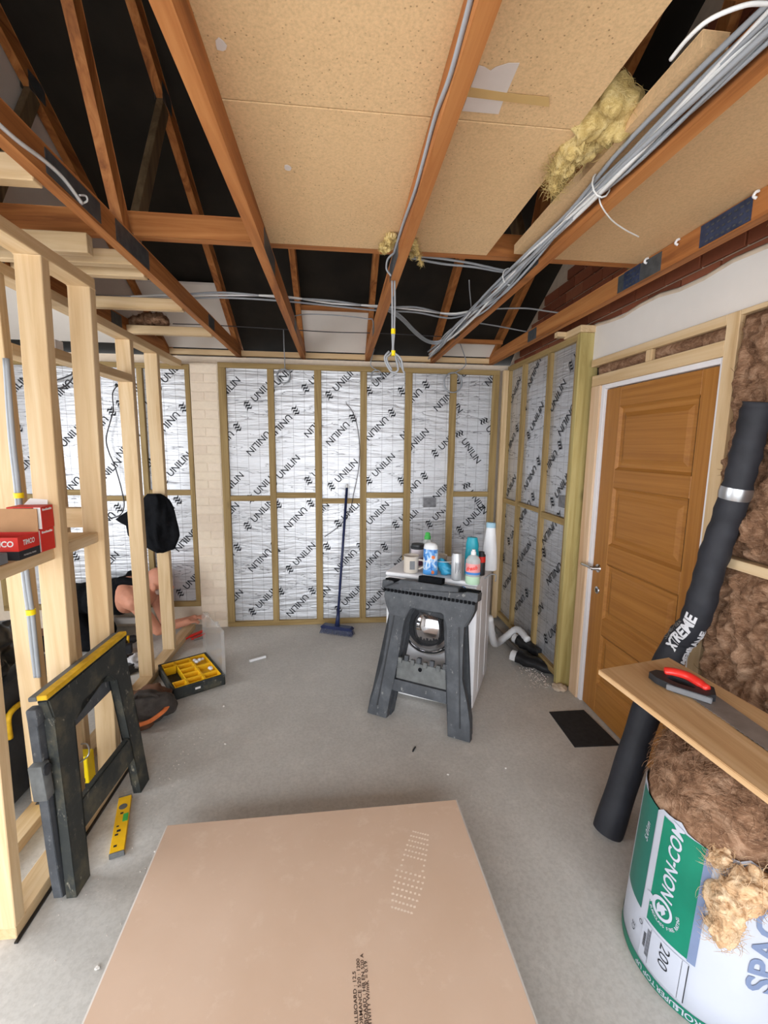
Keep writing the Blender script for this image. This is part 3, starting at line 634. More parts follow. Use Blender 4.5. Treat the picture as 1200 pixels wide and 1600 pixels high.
# mineral wool between the studs
def batt(y0, y1, z0, z1, x, label, seed, amp=.03, name='mineral_wool_batt', dens=.012):
    b = NB(); ny, nz = max(4, int((y1-y0)/dens)), max(4, int((z1-z0)/dens)); g = []
    for i in range(ny+1):
        r_ = []
        for j in range(nz+1):
            y, z = y0+(y1-y0)*i/ny, z0+(z1-z0)*j/nz; p = V((y*13, z*8, seed)); w_ = V((fbm(p*.6, 3), fbm(p*.6+V((5, 5, 0)), 3), 0))*1.4
            e = min(1, min(i, ny-i, j, nz-j)/3); d = amp*(.35+1.5*fbm(p*1.0+w_*1.6, 4)+.5*abs(noise.noise(p*3+w_*2)))*e
            r_.append(b.verts.new((x-d-.012*e, y, z)))
        g.append(r_)
    for i in range(ny):
        for j in range(nz): b.faces.new((g[i][j], g[i+1][j], g[i+1][j+1], g[i][j+1]))
    bk = [b.verts.new((1.672, y, z)) for y, z in ((y0, z0), (y1, z0), (y1, z1), (y0, z1))]; b.faces.new(bk)
    rim = [[g[i][0] for i in range(ny+1)], [g[ny][j] for j in range(nz+1)], [g[i][nz] for i in range(ny, -1, -1)], [g[0][j] for j in range(nz, -1, -1)]]
    for k_ in range(4): b.faces.new(rim[k_]+[bk[(k_+1) % 4], bk[k_]])
    b.normal_update(); sm = [(v.co.copy(), V((-1, random.uniform(-.3, .3), random.uniform(-.3, .3))).normalized()) for v in random.choices([q for r_ in g[4:-4] for q in r_[4:-4]] or [q for r_ in g for q in r_], k=min(1500, ny*nz//4) if ny > 8 and nz > 12 else 0)]; fibres(b, sm, .05, .0009)
    return one(name, b, 'wool_brown', label, 'insulation', 'brown wool between the studs', True)
batt(.80, 1.688, 1.228, 2.178, 1.60, 'brown mineral wool between the studs above the noggin, behind the black roll', 2, .055); batt(.80, 1.688, .01, 1.183, 1.60, 'brown mineral wool between the studs below the noggin', 5, .06)
batt(1.755, 2.188, 2.102, 2.157, 1.60, 'strip of brown wool above the door, right of the short block', 8, .012, dens=.008); batt(2.237, 2.68, 2.102, 2.157, 1.60, 'strip of brown wool above the door, left of the short block', 11, .012, dens=.008)
# ================================================================== PLASTERBOARD, RAISED ON BATTENS
pb = thing('plasterboard_sheet', 'large brown-faced plasterboard sheet lying in the foreground', 'plasterboard', (-.09, .8, 0))
a0, a1, a2, a3 = onz(262, 1290, .125), onz(712, 1250, .125), onz(832, 1600, .125), onz(133, 1600, .125)
ax = (a1-a0).normalized(); ay = V((-ax.y, ax.x, 0)); wdt = (a1-a0).length
def pbp(u, v, z): q = a0+ax*u-ay*v; return V((q.x, q.y, z))
b = NB()
def slab(b, u0, u1, v0, v1, z0, z1, bev=.002):
    vv = [b.verts.new(pbp(u, v, z)) for z in (z0, z1) for u, v in ((u0, v0), (u1, v0), (u1, v1), (u0, v1))]
    for f in ((0, 1, 2, 3), (4, 5, 6, 7), (0, 1, 5, 4), (1, 2, 6, 5), (2, 3, 7, 6), (3, 0, 4, 7)): b.faces.new([vv[i] for i in f])
slab(b, 0, wdt, 0, 2.3, .1235, .1255); obj('paper_face', b, 'plasterboard', pb, world=True)
b = NB(); slab(b, -.006, wdt+.006, -.003, 2.303, .1128, .1234); obj('gypsum_core', b, 'white_board', pb, world=True)['label'] = 'white gypsum core showing at the cut edges'
b = NB()
for i, (s_, l_) in enumerate((('GYPROC WALLBOARD : 12.5', .36), ('THERMAL PERFORMANCE 520 : 1200', .40), ('FIRE RATED BOARD : HB EN 520 A', .42), ('CONDUCTIVITY W/mK = 0.19', .36))):
    tx = text(s_, .0095, .012, width=1.25); o_ = onz(562+i*6-9, 1490+[28, 8, 0, 12][i], .1258); L = max(x for x, y in tx[0])
    put_text(b, tx, lambda x, y: V(((o_+ay*(x-L)+ax*(-y)).x, (o_+ay*(x-L)-ax*y).y, .1262)))
obj('printed_lettering', b, 'print_dark', pb, world=True)
# bootprint dust: tread blocks pressed in pale dust
b = NB()
foot = [(660, 1300), (618, 1418)]
c0, c1 = onz(655, 1310, .1258), onz(632, 1405, .1258); d_ = (c1-c0); s_ = V((-d_.y, d_.x, 0)).normalized()
for i in range(15):
    t = i/14
    if .36 < t < .55: ks = (-3, 3)
    else: ks = range(-3, 4)
    for k_ in ks:
        w_ = (.050 if t > .5 else .040)*math.sin(math.pi*(.12+.8*t))**.3; q = c0+d_*(t*1.25-.1)+s_*(k_/3*w_); e = .0045
        vv = [b.verts.new((q.x+dx*e*random.uniform(.6, 1.2), q.y+dy*e*.8, .12575)) for dx, dy in ((-1, -1), (1, -1), (1, 1), (-1, 1))]; b.faces.new(vv)
obj('boot_print', b, 'dust_print', pb, world=True)['label'] = 'dusty pale boot print'
for v_ in (.12, 1.0, 1.9):
    b = NB(); slab(b, .05, wdt-.05, v_, v_+.075, 0, .1125); obj('support_batten', b, 'new_pine_x', pb, world=True)

# ================================================================== WASHING MACHINE
TH = math.radians(-28); wx, wy = V((math.cos(TH), math.sin(TH), 0)), V((-math.sin(TH), math.cos(TH), 0))
FR = V((.832, 2.503, 0)); fc = FR-wx*.3; ZDR = .52
wm = thing('washing_machine', 'white front-loading washing machine with bottles and cups on top', 'washing machine', fc, TH)
b = NB(); box(b, (-.297, .012, .02), (.297, .56, .822), .012, 3); obj('cabinet', b, 'white_gloss', wm, 40)
b = NB(); box(b, (-.30, -.004, .8225), (.30, .572, .852), .012, 3); obj('worktop', b, 'white_gloss', wm, 40)
b = NB(); box(b, (-.297, -.010, .70), (.297, .0115, .822), .008, 3); cp = obj('control_panel', b, 'white_gloss', wm, 40)
b = NB(); box(b, (-.28, -.0145, .715), (-.10, -.0105, .795), .002, 2); obj('detergent_drawer', b, 'white_plastic', cp)
b = NB(); lathe(b, [(.030, 0), (.030, .012), (.024, .022), (.0, .022)], (.02, -.0105, .757), 28, axis='-y'); obj('dial', b, 'white_plastic', cp, 40)
b = NB()
for i in range(5): box(b, (.09+i*.032, -.0135, .75), (.108+i*.032, -.0105, .762), .001)
obj('buttons', b, 'grey_box', cp)
b = NB(); put_text(b, text('Candy', .022, .004, .25), lambda x, y: V((-.235+x, -.0152, .808+y*.8))); obj('brand_lettering', b, 'ink', cp)
b = NB(); lathe(b, [(.021, 0), (.022, .0012), (.026, .0012), (.027, 0)], (.21, -.0108, .795), 24, axis='-y', caps=False); box(b, (.204, -.0122, .780), (.212, -.0108, .808)); obj('logo_ring', b, 'blue_print', cp)
b = NB(); lathe(b, [(.185, .0), (.185, .018), (.176, .030), (.162, .034), (.150, .028)], (0, .0118, ZDR), 48, axis='-y', caps=False); dr = obj('door_ring', b, 'chrome', wm, 50)
b = NB(); lathe(b, [(.156, .026), (.150, .044), (.128, .072), (.09, .092), (.045, .104), (.0, .107)], (0, .0118, ZDR), 48, axis='-y', caps=False); obj('door_bowl', b, 'door_glass', wm, True)
b = NB(); box(b, (-.29, -.002, .022), (.29, .0115, .115), .004); obj('kick_plate', b, 'white_plastic', wm)
for y in (.16, .40):
    b = NB(); box(b, (.2965, y, .06), (.2995, y+.012, .78), .0014); obj('pressed_side_rib', b, 'white_gloss', wm)
for x in (-.25, .25):
    for y in (.05, .5):
        b = NB(); lathe(b, [(.022, 0), (.022, .008), (.014, .012), (.014, .022)], (x, y, 0), 14); obj('foot', b, 'black_plastic', wm)
ZT = .853
def spot(px, py): q = onz(px, py, ZT); return q
def bottle(name, label, px, py, parts, n=24, sx=1, sy=1, cat='bottle', rotz=0):
    """parts: (part name, profile, material)"""
    q = spot(px, py); t = thing(name, label, cat, q, rotz)
    for nm, pr, mt in parts:
        b = NB(); lathe(b, pr, (0, 0, 0), n, sx=sx, sy=sy); obj(nm, b, mt, t, 45)
    return t
mg = bottle('mug', 'cream mug at the front left corner of the washing machine', 642, 894, [('body', [(.040, 0), (.047, .006), (.048, .105), (.052, .112), (.048, .112), (.044, .104), (.043, .012), (.0, .010)], 'mug')], cat='mug')
b = NB(); tube(b, path([(.046, -.012, .085), (.075, -.024, .08), (.078, -.026, .045), (.047, -.014, .025)], 6), .007, 8); obj('handle', b, 'mug', mg, True)
b = NB(); box(b, (-.016, -.0495, .03), (.016, -.046, .085), .001); obj('printed_motif', b, 'grey_box', mg)
bottle('travel_cup', 'patterned travel cup with a black lid behind the cream mug', 652, 884, [('body', [(.034, 0), (.040, .05), (.042, .055), (.046, .125)], 'cup_pattern'), ('sleeve', [(.0365, .01), (.0412, .052), (.0437, .06), (.0437, .064)], 'purple'), ('lid', [(.049, .122), (.050, .134), (.044, .138), (.042, .152), (.0, .154)], 'black_plastic')], cat='cup')
bottle('washing_up_bottle', 'clear bottle with a bright green cap at the back', 667, 882, [('body', [(.034, 0), (.038, .01), (.038, .13), (.030, .165), (.018, .18)], 'clear_bottle'), ('label', [(.0385, .06), (.0387, .062), (.0387, .12), (.0385, .122)], 'red_plastic'), ('cap', [(.022, .178), (.022, .200), (.017, .204), (.017, .220), (.010, .226), (.0, .227)], 'green_cap')], sx=1, sy=.75)
cb = bottle('fabric_softener_bottle', 'blue and white softener bottle in the middle of the worktop', 672, 898, [('body', [(.040, 0), (.046, .006), (.046, .172), (.042, .192), (.030, .206), (.0, .212)], 'milk_white'), ('printed_wrap', [(.0462, .010), (.0467, .014), (.0467, .165), (.0462, .169)], 'softener_wrap'), ('lower_wrap', [(.0466, .006), (.0472, .010), (.0472, .034), (.0468, .036)], 'blue_bottle')], sx=1, sy=.72, rotz=TH)
for x, z in ((.026, .122), (.024, .026)):
    b = NB(); lathe(b, [(.0115, 0), (.0115, .001)], (x, -.0305, z), 18, axis='-y'); obj('orange_dot', b, 'orange_cloth', cb)
b = NB(); put_text(b, text('Comfort', .014, .01, .2), lambda x, y: V((-.008+x*.8, -.0352, .096+y))); obj('brand_lettering', b, 'white_card', cb)
bottle('white_cup', 'small white cup half hidden behind the softener bottle', 689, 886, [('body', [(.030, 0), (.036, .004), (.041, .085), (.037, .085), (.033, .006), (.0, .006)], 'mug')], cat='cup')
q = spot(696, 897); t = thing('cleaning_pouch', 'crumpled blue plastic pouch between the softener and the can', 'pouch', q, TH)
b = NB(); vv = ico(b, (0, 0, .04), (.058, .042, .044), 4); fluff(b, vv, .012, 22, 3)
for v in b.verts: v.co.z = max(.0, v.co.z*(1.0-.5*v.co.x/.06) if v.co.x > 0 else v.co.z*(1+.5*min(1, -v.co.x/.06)))
obj('pouch_body', b, 'blue_pouch', t, True); b = NB(); tube(b, path([(-.06, -.01, .08), (-.02, -.03, .085), (.03, -.03, .09), (.06, -.02, .1)], 5), .0022, 6); obj('tie', b, 'cable_white', t, True)
cn = bottle('drinks_can', 'silver drinks can near the front of the worktop', 713, 906, [('body', [(.026, 0), (.030, .004), (.033, .014), (.033, .150), (.027, .163), (.027, .168), (.025, .166), (.0, .162)], 'can_silver')], cat='can')
b = NB()
for i in range(7): box(b, (-.018+i*.005, -.0338, .05+.01*(i % 3)), (-.0155+i*.005, -.0325, .12-.008*(i % 2)))
obj('printed_bars', b, 'grey_box', cn)
bottle('teal_bottle', 'teal bottle with a teal cap behind the small clear bottle', 736, 899, [('body', [(.040, 0), (.044, .008), (.044, .14), (.040, .17), (.036, .18)], 'teal'), ('cap', [(.040, .178), (.040, .20), (.032, .24), (.030, .246), (.0, .247)], 'teal')], sx=1, sy=.7, rotz=TH)
sb = bottle('small_spray_bottle', 'small clear bottle with a red and pink label at the front right', 738, 912, [('body', [(.038, 0), (.043, .006), (.043, .05)], 'pale_green'), ('shoulder', [(.043, .05), (.043, .145), (.030, .165), (.014, .178)], 'clear_bottle'), ('label', [(.0432, .075), (.0436, .077), (.0436, .125), (.0432, .127)], 'pink_label'), ('blue_stripe', [(.0437, .062), (.0439, .064), (.0439, .074), (.0437, .076)], 'blue_print'), ('cap', [(.015, .176), (.015, .196), (.010, .198), (.010, .208), (.0, .209)], 'white_plastic')], sx=1, sy=.8, rotz=TH)
b = NB(); put_text(b, text('fresh', .022, .03, .3), lambda x, y: V((x, -.0362, .102+y+x*.25))); obj('label_lettering', b, 'red_plastic', sb)
bottle('black_aerosol', 'narrow black can beside the tall white bottle', 751, 898, [('body', [(.024, 0), (.026, .004), (.026, .13), (.018, .14), (.018, .150), (.0, .152)], 'black_plastic'), ('red_band', [(.0262, .085), (.0264, .087), (.0264, .12), (.0262, .122)], 'red_card')], cat='can')
bottle('tall_white_bottle', 'tall tapering white bottle with a pale blue cap at the right', 764, 890, [('body', [(.046, 0), (.050, .008), (.050, .06), (.044, .15), (.034, .24), (.030, .285)], 'milk_white'), ('cap', [(.031, .284), (.031, .312), (.026, .318), (.0, .319)], 'pale_blue_cap')], sx=1, sy=.7, rotz=TH)
q = spot(757, 905); b = NB(); tube(b, path([q+V((0, 0, .006)), q+V((.05, .03, .02)), q+V((.09, .05, .01)), q+V((.10, .08, -.04))], 5), .004, 6); one('grey_lead', b, 'cable_grey', 'short grey lead curling over the right edge of the machine', 'cable', smooth=True)

# ================================================================== CENTRE SAWHORSE (grey-black, folded, leaning on the machine)
sh = thing('folding_sawhorse', 'grey-black plastic folding sawhorse leaning against the washing machine', 'sawhorse', (.475, 2.425, 0), rot=(-.195, 0, math.radians(-31))); sh.scale = (1, 1, 1.045)
def mirror(p): return [(-x, z) for x, z in p[::-1]]
legp = [(-.325, 0), (-.195, 0), (-.185, .14), (-.170, .20), (-.150, .40), (-.140, .55), (-.130, .60), (-.105, .655), (-.235, .66), (-.235, .50), (-.250, .32), (-.290, .20), (-.315, .10)]
def leg(poly, y, d, nm='leg', mt='sawhorse_black', par=sh, bev=.006):
    b = NB(); prism(b, poly, lambda u, v, dd: V((u, y+dd, v)), d)
    bmesh.ops.dissolve_limit(b, angle_limit=.01, verts=b.verts[:], edges=b.edges[:]); es = [e for e in b.edges if len(e.link_faces) == 2 and e.calc_face_angle(0) > .5]
    bmesh.ops.bevel(b, geom=es, offset=bev, segments=2, affect='EDGES', clamp_overlap=True); return obj(nm, b, mt, par, 40)
l1 = leg(legp, -.045, .05); l2 = leg(mirror(legp), -.045, .05)
leg([(x*.97, z) for x, z in legp], .012, .05, 'rear_leg'); leg(mirror([(x*.97, z) for x, z in legp]), .012, .05, 'rear_leg')
leg([(-.27, .66), (-.24, .60), (-.135, .595), (-.10, .66), (.10, .66), (.135, .595), (.24, .60), (.27, .66), (.285, .70), (.285, .748), (-.285, .748), (-.285, .70)], -.047, .09, 'shoulder')
leg([(-.300, .75), (.300, .75), (.300, .80), (.225, .80), (.225, .782), (.185, .782), (.185, .815), (-.185, .815), (-.185, .782), (-.225, .782), (-.225, .80), (-.300, .80)], -.058, .115, 'top_bar', bev=.004)
b = NB()
for i in range(24): box(b, (-.285+i*.0243, -.063, .736), (-.272+i*.0243, -.046, .753))
obj('serrated_edge', b, 'black_cloth', sh)
b = NB(); box(b, (-.297, -.020, .801), (.297, .045, .808), .001); obj('top_channel', b, 'black_cloth', sh)
b = NB(); box(b, (-.075, -.03, .8155), (.075, .035, .850), .004, 2); obj('clamp_block', b, 'black_cloth', sh)
b = NB(); box(b, (-.185, -.040, .165), (.185, .030, .235), .008, 2); obj('cross_rail', b, 'sawhorse_black', sh, 40)
b = NB(); box(b, (-.160, -.034, .240), (.160, -.020, .350), .003); tp = obj('tray_panel', b, 'tray_grey', sh)
b = NB(); lathe(b, [(.012, 0), (.012, .002), (.0, .0021)], (-.01, -.0342, .318), 18, axis='-y'); obj('hole', b, 'black_cloth', tp)
for i in range(8):
    b = NB(); x = -.142+i*.0405; dz = .006 if i % 2 else -.012
    box(b, (x-.013, -.046, .345+dz), (x+.013, -.016, .378+dz), .005, 2); box(b, (x-.007, -.0475, .350+dz), (x+.007, -.0458, .366+dz)); obj('tray_clip', b, 'sawhorse_black' if i % 2 else 'tray_grey', sh)
for s in (-1, 1):
    b = NB()
    for i in range(30): box(b, (s*.158-.007, -.0475, .30+i*.0098), (s*.158+.007, -.0445, .304+i*.0098))
    obj('grip_ribs', b, 'sawhorse_black', sh)
    b = NB(); beam(b, (s*.262, -.0465, .06), (s*.205, -.0465, .60), .008, .004, (0, 1, 0), 0); obj('leg_groove', b, 'black_plastic', sh)

# ================================================================== LEFT SAWHORSE (dirty black with yellow top strip)
s2 = thing('folding_sawhorse', 'dirty black sawhorse with a yellow top strip leaning on the stud partition', 'sawhorse', (-.978, 1.805, 0), rot=(-.062, 0, math.radians(88))); s2.scale = (.96, .8, .99)
lg = [(-.305, 0), (-.215, 0), (-.208, .18), (-.165, .60), (-.150, .67), (-.262, .70), (-.262, .66), (-.270, .40), (-.298, .12)]
leg(lg, -.035, .045, mt='dusty_black', par=s2); leg(mirror(lg), -.035, .045, mt='dusty_black', par=s2)
leg([(-.262, .695), (-.150, .615), (-.10, .672), (.10, .672), (.150, .615), (.262, .695), (.278, .775), (-.278, .775)], -.036, .05, 'top_beam', 'dusty_black', s2)
leg([(-.21, .19), (.21, .19), (.195, .31), (-.195, .31)], -.033, .035, 'cross_rail', 'dusty_black', s2)
b = NB(); box(b, (-.285, -.040, .778), (.285, .004, .796), .003); obj('top_strip', b, 'dull_yellow', s2)['label'] = 'worn yellow strip along the top'
b = NB(); box(b, (-.285, .005, .776), (.285, .040, .792), .003); obj('top_strip_rear', b, 'tray_grey', s2)
lg2 = [(-.318, .02), (-.270, .0), (-.265, .18), (-.240, .60), (-.235, .70), (-.29, .70), (-.305, .40), (-.318, .12)]
leg(lg2, .014, .04, 'rear_leg', 'sawhorse_black', s2); leg(mirror(lg2), .014, .04, 'rear_leg', 'sawhorse_black', s2)
leg([(-.25, .56), (.25, .56), (.25, .66), (-.25, .66)], .014, .03, 'rear_rail', 'sawhorse_black', s2)
b = NB(); box(b, (-.326, -.004, .42), (-.282, .056, .555), .006, 2); hc = obj('hinge_clip', b, 'tray_grey', s2, 40)
b = NB(); lathe(b, [(.020, 0), (.020, .006), (.012, .008)], (-.304, -.0045, .530), 18, axis='-y'); obj('pivot_boss', b, 'black_plastic', hc)
b = NB(); box(b, (-.302, .0, .69), (-.262, .045, .755), .008, 2); obj('broken_corner', b, 'sawhorse_black', s2, 40)

# ================================================================== ROLL OF MINERAL WOOL
RC = lambda z: V((1.2+.035*z/.59, 1.12+.01*z/.59, z)); RR = lambda z: .245-.01*z/.59
def cyl(th, z, off=0): c = RC(z); r = RR(z)+off; return V((c.x+r*math.cos(th), c.y+r*math.sin(th), z))
D = math.radians
rl = thing('insulation_roll', 'large roll of brown mineral wool in green and white printed film', 'insulation roll', (1.2, 1.12, 0))
def patch(nm, t0, t1, z0, z1, mt, off, label=None, n=None, m=None):
    b = NB(); n = n or max(2, int((t1-t0)/5)); m = m or 6; g = []
    for i in range(n+1): g.append([b.verts.new(cyl(D(t0+(t1-t0)*i/n), z0+(z1-z0)*j/m+(.0), off)) for j in range(m+1)])
    for i in range(n):
        for j in range(m): b.faces.new((g[i][j], g[i+1][j], g[i+1][j+1], g[i][j+1]))
    o = obj(nm, b, mt, rl, True, world=True)
    if label: o['label'] = label
    return o
b = NB(); n = 72; zs_ = [0, .008, .1, .2, .3, .4, .5, .545]; g = []
for j, z in enumerate(zs_): g.append([b.verts.new(cyl(2*math.pi*i/n, z+(.012*math.sin(i*.7)+.006*math.sin(i*2.3) if j == 7 else 0), -.012 if j == 0 else .0005*math.sin(i*1.3+z*9))) for i in range(n)])
for j in range(len(zs_)-1):
    for i in range(n): b.faces.new((g[j][i], g[j][(i+1) % n], g[j+1][(i+1) % n], g[j+1][i]))
b.faces.new(g[0][::-1]); obj('film_wrap', b, 'film_white', rl, True, world=True)
patch('green_panel', 182, 212, .183, .538, 'film_green', .0014, 'green printed panel'); patch('dark_green_panel', 148, 175.5, .185, .538, 'film_dark_green', .0014); patch('blue_grey_stripe', 212, 217, .178, .538, 'film_blue_grey', .0014)
patch('white_label', 180, 214.5, .045, .172, 'film_white', .0020, 'white label with handwriting-like number'); patch('green_foot_band', 120, 300, .004, .034, 'film_green', .0014)
b = NB()
def ctext(s, th, z, size, dirn, off=.0026, bold=.02, shear=0, width=1, anchor='c'):
    tx = text(s, size, bold, shear, width); xm = min(x for x, y in tx[0])
    for_ = (lambda x: x-xm) if anchor == 's' else (lambda x: x)
    def to3(x, y):
        x = for_(x)
        if dirn == 'up': return cyl(D(th)-y/.243, z+x, off)
        if dirn == 'down': return cyl(D(th)+y/.243, z-x, off)
        if dirn == 'flip': return cyl(D(th)-x/.243, z-y, off)
        return cyl(D(th)+x/.243, z+y, off)
    return tx, to3
for s, th, z, sz, dr_, sh_, wd in (('NON-COM', 194, .300, .036, 'up', .18, .95), ('5.01m', 168, .40, .018, 'up', .2, 1), ('ROLL', 217, .0185, .018, 'flip', 0, 1.1), ('SUPER', 205, .0185, .016, 'flip', 0, 1), ('TOP UP', 188, .0185, .015, 'flip', 0, 1)):
    b = NB(); tx, f3 = ctext(s, th, z, sz, dr_, shear=sh_, width=wd, anchor='s' if dr_ == 'up' else 'c', off=.0026); put_text_bent(b, tx, f3); obj('white_lettering', b, 'film_white', rl, world=True)
b = NB()
s_ = 'A1 EUROCLASS FIRE RATING'
for i, ch in enumerate(s_):
    if ch == ' ': continue
    a = -2.6+i*.145; cx, cz = .046*math.sin(a+1.2), -.046*math.cos(a+1.2)
    tx = text(ch, .0085, .02); rt = a+1.2
    put_text(b, tx, lambda x, y: cyl(D(193)+(cx+x*math.cos(rt)-y*math.sin(rt))/.243, .262+cz+x*math.sin(rt)+y*math.cos(rt), .0026))
N_ = 30; o1 = [(.034*math.cos(2*math.pi*i/N_), .034*math.sin(2*math.pi*i/N_)) for i in range(N_)]; i1 = [(.024*math.cos(2*math.pi*i/N_)+.002, .024*math.sin(2*math.pi*i/N_)) for i in range(N_)]
vo_ = [b.verts.new(cyl(D(192)+x/.243, .262+y, .0026)) for x, y in o1]; vi_ = [b.verts.new(cyl(D(192)+x/.243, .262+y, .0026)) for x, y in i1]
for i in range(N_): b.faces.new((vo_[i], vo_[(i+1) % N_], vi_[(i+1) % N_], vi_[i]))
fl_ = [(-.050, -.004), (-.036, -.014), (-.030, -.004), (-.034, .010), (-.046, .012), (-.056, .004)]
b.faces.new([b.verts.new(cyl(D(192)+x/.243, .262+y, .0027)) for x, y in fl_])
fl_ = [(-.012, -.022), (.0, -.010), (.004, -.02), (.014, -.004), (.010, .006), (.018, .012), (.004, .016), (-.006, .008), (-.010, .014), (-.016, .0)]
ff_ = b.faces.new([b.verts.new(cyl(D(192)+x/.243, .262+y, .0026)) for x, y in fl_]); bmesh.ops.triangulate(b, faces=[ff_])
obj('fire_rating_mark', b, 'film_white', rl, world=True)
b = NB(); tx, f3 = ctext('200', 199, .165, .030, 'down', bold=-.005, shear=.15, width=1.15, anchor='s', off=.0030); put_text_bent(b, tx, f3); obj('black_number', b, 'ink', rl, world=True)
b = NB(); tx, f3 = ctext('O', 178, .149, .014, 'up', bold=0, off=.0030); put_text_bent(b, tx, f3); tx, f3 = ctext('CE', 171, .10, .016, 'up', bold=0, off=.0030); put_text_bent(b, tx, f3)
for th, z0, z1, w_ in ((213.8, .046, .17, .0012), (210, .046, .171, .0005), (188, .05, .17, .0005)): 
    vv = [b.verts.new(cyl(D(th)+s*w_/.243, z, .0030)) for s, z in ((-1, z0), (1, z0), (1, z1), (-1, z1))]; b.faces.new(vv)
for i in range(12):
    z = .09+i*.004; vv = [b.verts.new(cyl(D(th), zz_, .0030)) for th, zz_ in ((182.3, z), (184.6, z), (184.6, z+.002+.001*(i % 2)), (182.3, z+.002))]; b.faces.new(vv)
for i in range(5):
    th = 185.2+i*.55; vv = [b.verts.new(cyl(D(th+d_), zz_, .0030)) for d_, zz_ in ((0, .07), (.25, .07), (.25, .16), (0, .16))]; b.faces.new(vv)
obj('black_lettering', b, 'ink', rl, world=True)
b = NB(); tx, f3 = ctext('SPACE', 250.5, .196, .060, 'up', bold=.025, width=1.15, anchor='s', off=.0022); put_text_bent(b, tx, f3); obj('grey_lettering', b, 'film_blue_grey', rl, world=True)
b = NB(); n, m = 90, 34; g = []          # wool bulging out of the open end
for j in range(m+1):
    f = j/m
    if f < .12: z, rr = .535+.035*math.sin(f/.12*math.pi/2), RR(.54)-.004-.012*f/.12
    else:
        k_ = (f-.12)/.88; z, rr = .57+.195*math.sin(k_*math.pi/2)**.8, (RR(.54)-.016)*max(0, math.cos(k_*math.pi/2))**.55
    g.append([])
    for i in range(n):
        a = 2*math.pi*i/n; c = RC(.55); p = V((rr*math.cos(a), rr*math.sin(a), z)); q_ = p*9
        d = .035*fbm(q_+V((fbm(q_, 2), 0, 0))*1.5, 5)*min(1, f*6)
        g[-1].append(b.verts.new((c.x+p.x*(1+d*3), c.y+p.y*(1+d*3), z+d*1.4)))
for j in range(m):
    for i in range(n): b.faces.new((g[j][i], g[j][(i+1) % n], g[j+1][(i+1) % n], g[j+1][i]))
def pk():
    j = random.randrange(6, m-2); i = random.randrange(n); p = g[j][i].co.copy(); return p, (p-V((1.23, 1.13, .5))).normalized()
fibres(b, [pk() for _ in range(2600)], .055, .0008)
obj('wool_filling', b, 'wool_brown', rl, True, world=True)
def tuft(name, label, pts, mat, seed, amp=.35, n=110, L=.05, group=None):
    """a torn clump of wool around a chain of (centre, radius)"""
    b = NB(); vs_ = []; pick_ = []
    for k_, (c, r) in enumerate(pts):
        vv = ico(b, c, r if isinstance(r, tuple) else (r, r*.85, r*.9), 5); fluff(b, vv, (max(r) if isinstance(r, tuple) else r)*amp, 1.2/(max(r) if isinstance(r, tuple) else r), seed+k_*3.1, .45); pick_ += [(v.co.copy(), v.normal.copy()) for v in random.choices(list(vv), k=n*7//len(pts))]
    fibres(b, pick_, L, .0007)
    return one(name, b, mat, label, 'insulation', group, True)
cc = [cyl(D(234), .50, .02), cyl(D(228), .43, .02), cyl(D(226), .355, .012), cyl(D(252), .515, .035), cyl(D(219), .53, -.01)]
tuft('wool_tuft', 'torn tan wool clump hanging over the rim of the green and white roll', [(cc[0], (.055, .05, .06)), (cc[1], (.05, .045, .06)), (cc[2], (.035, .03, .05)), (cc[3], (.06, .05, .06)), (cc[4], (.03, .03, .03))], 'wool_tan', 3, .5, 130, .045)

# ================================================================== PLANK AND HANDSAW ON THE ROLL
ZP = .815; k0, k1, k2, k3 = onz(935, 1046, ZP), onz(1045, 1027, ZP), onz(1200, 1115, ZP), onz(1200, 1245, ZP)
k2 = k1+(k2-k1)*1.9; k3 = k0+(k3-k0)*1.45
b = NB(); lo = [b.verts.new(p-V((0, 0, .02))) for p in (k0, k1, k2, k3)]; hi = [b.verts.new(p) for p in (k0, k1, k2, k3)]
b.faces.new(lo); b.faces.new(hi)
for i in range(4): b.faces.new((lo[i], lo[(i+1) % 4], hi[(i+1) % 4], hi[i]))
bmesh.ops.recalc_face_normals(b, faces=b.faces[:]); bmesh.ops.bevel(b, geom=b.edges[:], offset=.002, segments=2, affect='EDGES')
one('wide_plank', b, 'plank_wood', 'wide pale wooden plank laid across the wool roll', 'plank')
h0, h1 = onz(1018, 1062, ZP), onz(1112, 1092, ZP); sd = (h1-h0).normalized(); sn = V((-sd.y, sd.x, 0)); hs_ = thing('handsaw', 'handsaw with a red and black handle lying on the plank', 'saw', (h0.x, h0.y, ZP), math.atan2(sd.y, sd.x))
q1 = onz(1200, 1150, ZP); bd = (q1-h1); bl_ang = math.atan2(bd.y, bd.x)-math.atan2(sd.y, sd.x); HL = (h1-h0).length
XYs = lambda u, v, d: V((u, v, d))
outer = [(-.01, .0), (.02, -.030), (.08, -.052), (HL-.01, -.050), (HL+.012, -.02), (HL, .035), (.10, .058), (.045, .05), (.005, .035)]
inner = [(.045, .0), (.06, -.014), (.085, -.022), (HL-.05, -.022), (HL-.045, -.012), (HL-.06, .008), (.09, .026), (.06, .024), (.05, .014)]
b = NB(); ringplate(b, outer, inner, lambda u, v, d: V((u, v, .004+d)), .024); bmesh.ops.bevel(b, geom=[e for e in b.edges if e.calc_face_angle(0) > 1], offset=.004, segments=2, affect='EDGES'); obj('handle', b, 'black_plastic', hs_, 40)
b = NB(); tube(b, path([(.03, .035, .030), (.06, .044, .034), (.10, .042, .036), (HL-.05, .026, .034), (HL-.012, .0, .03)], 6), [.012]+[.0165]*20+[.014]*3+[.010], 12); obj('grip', b, 'red_plastic', hs_, True)['label'] = 'bright red rubber grip'
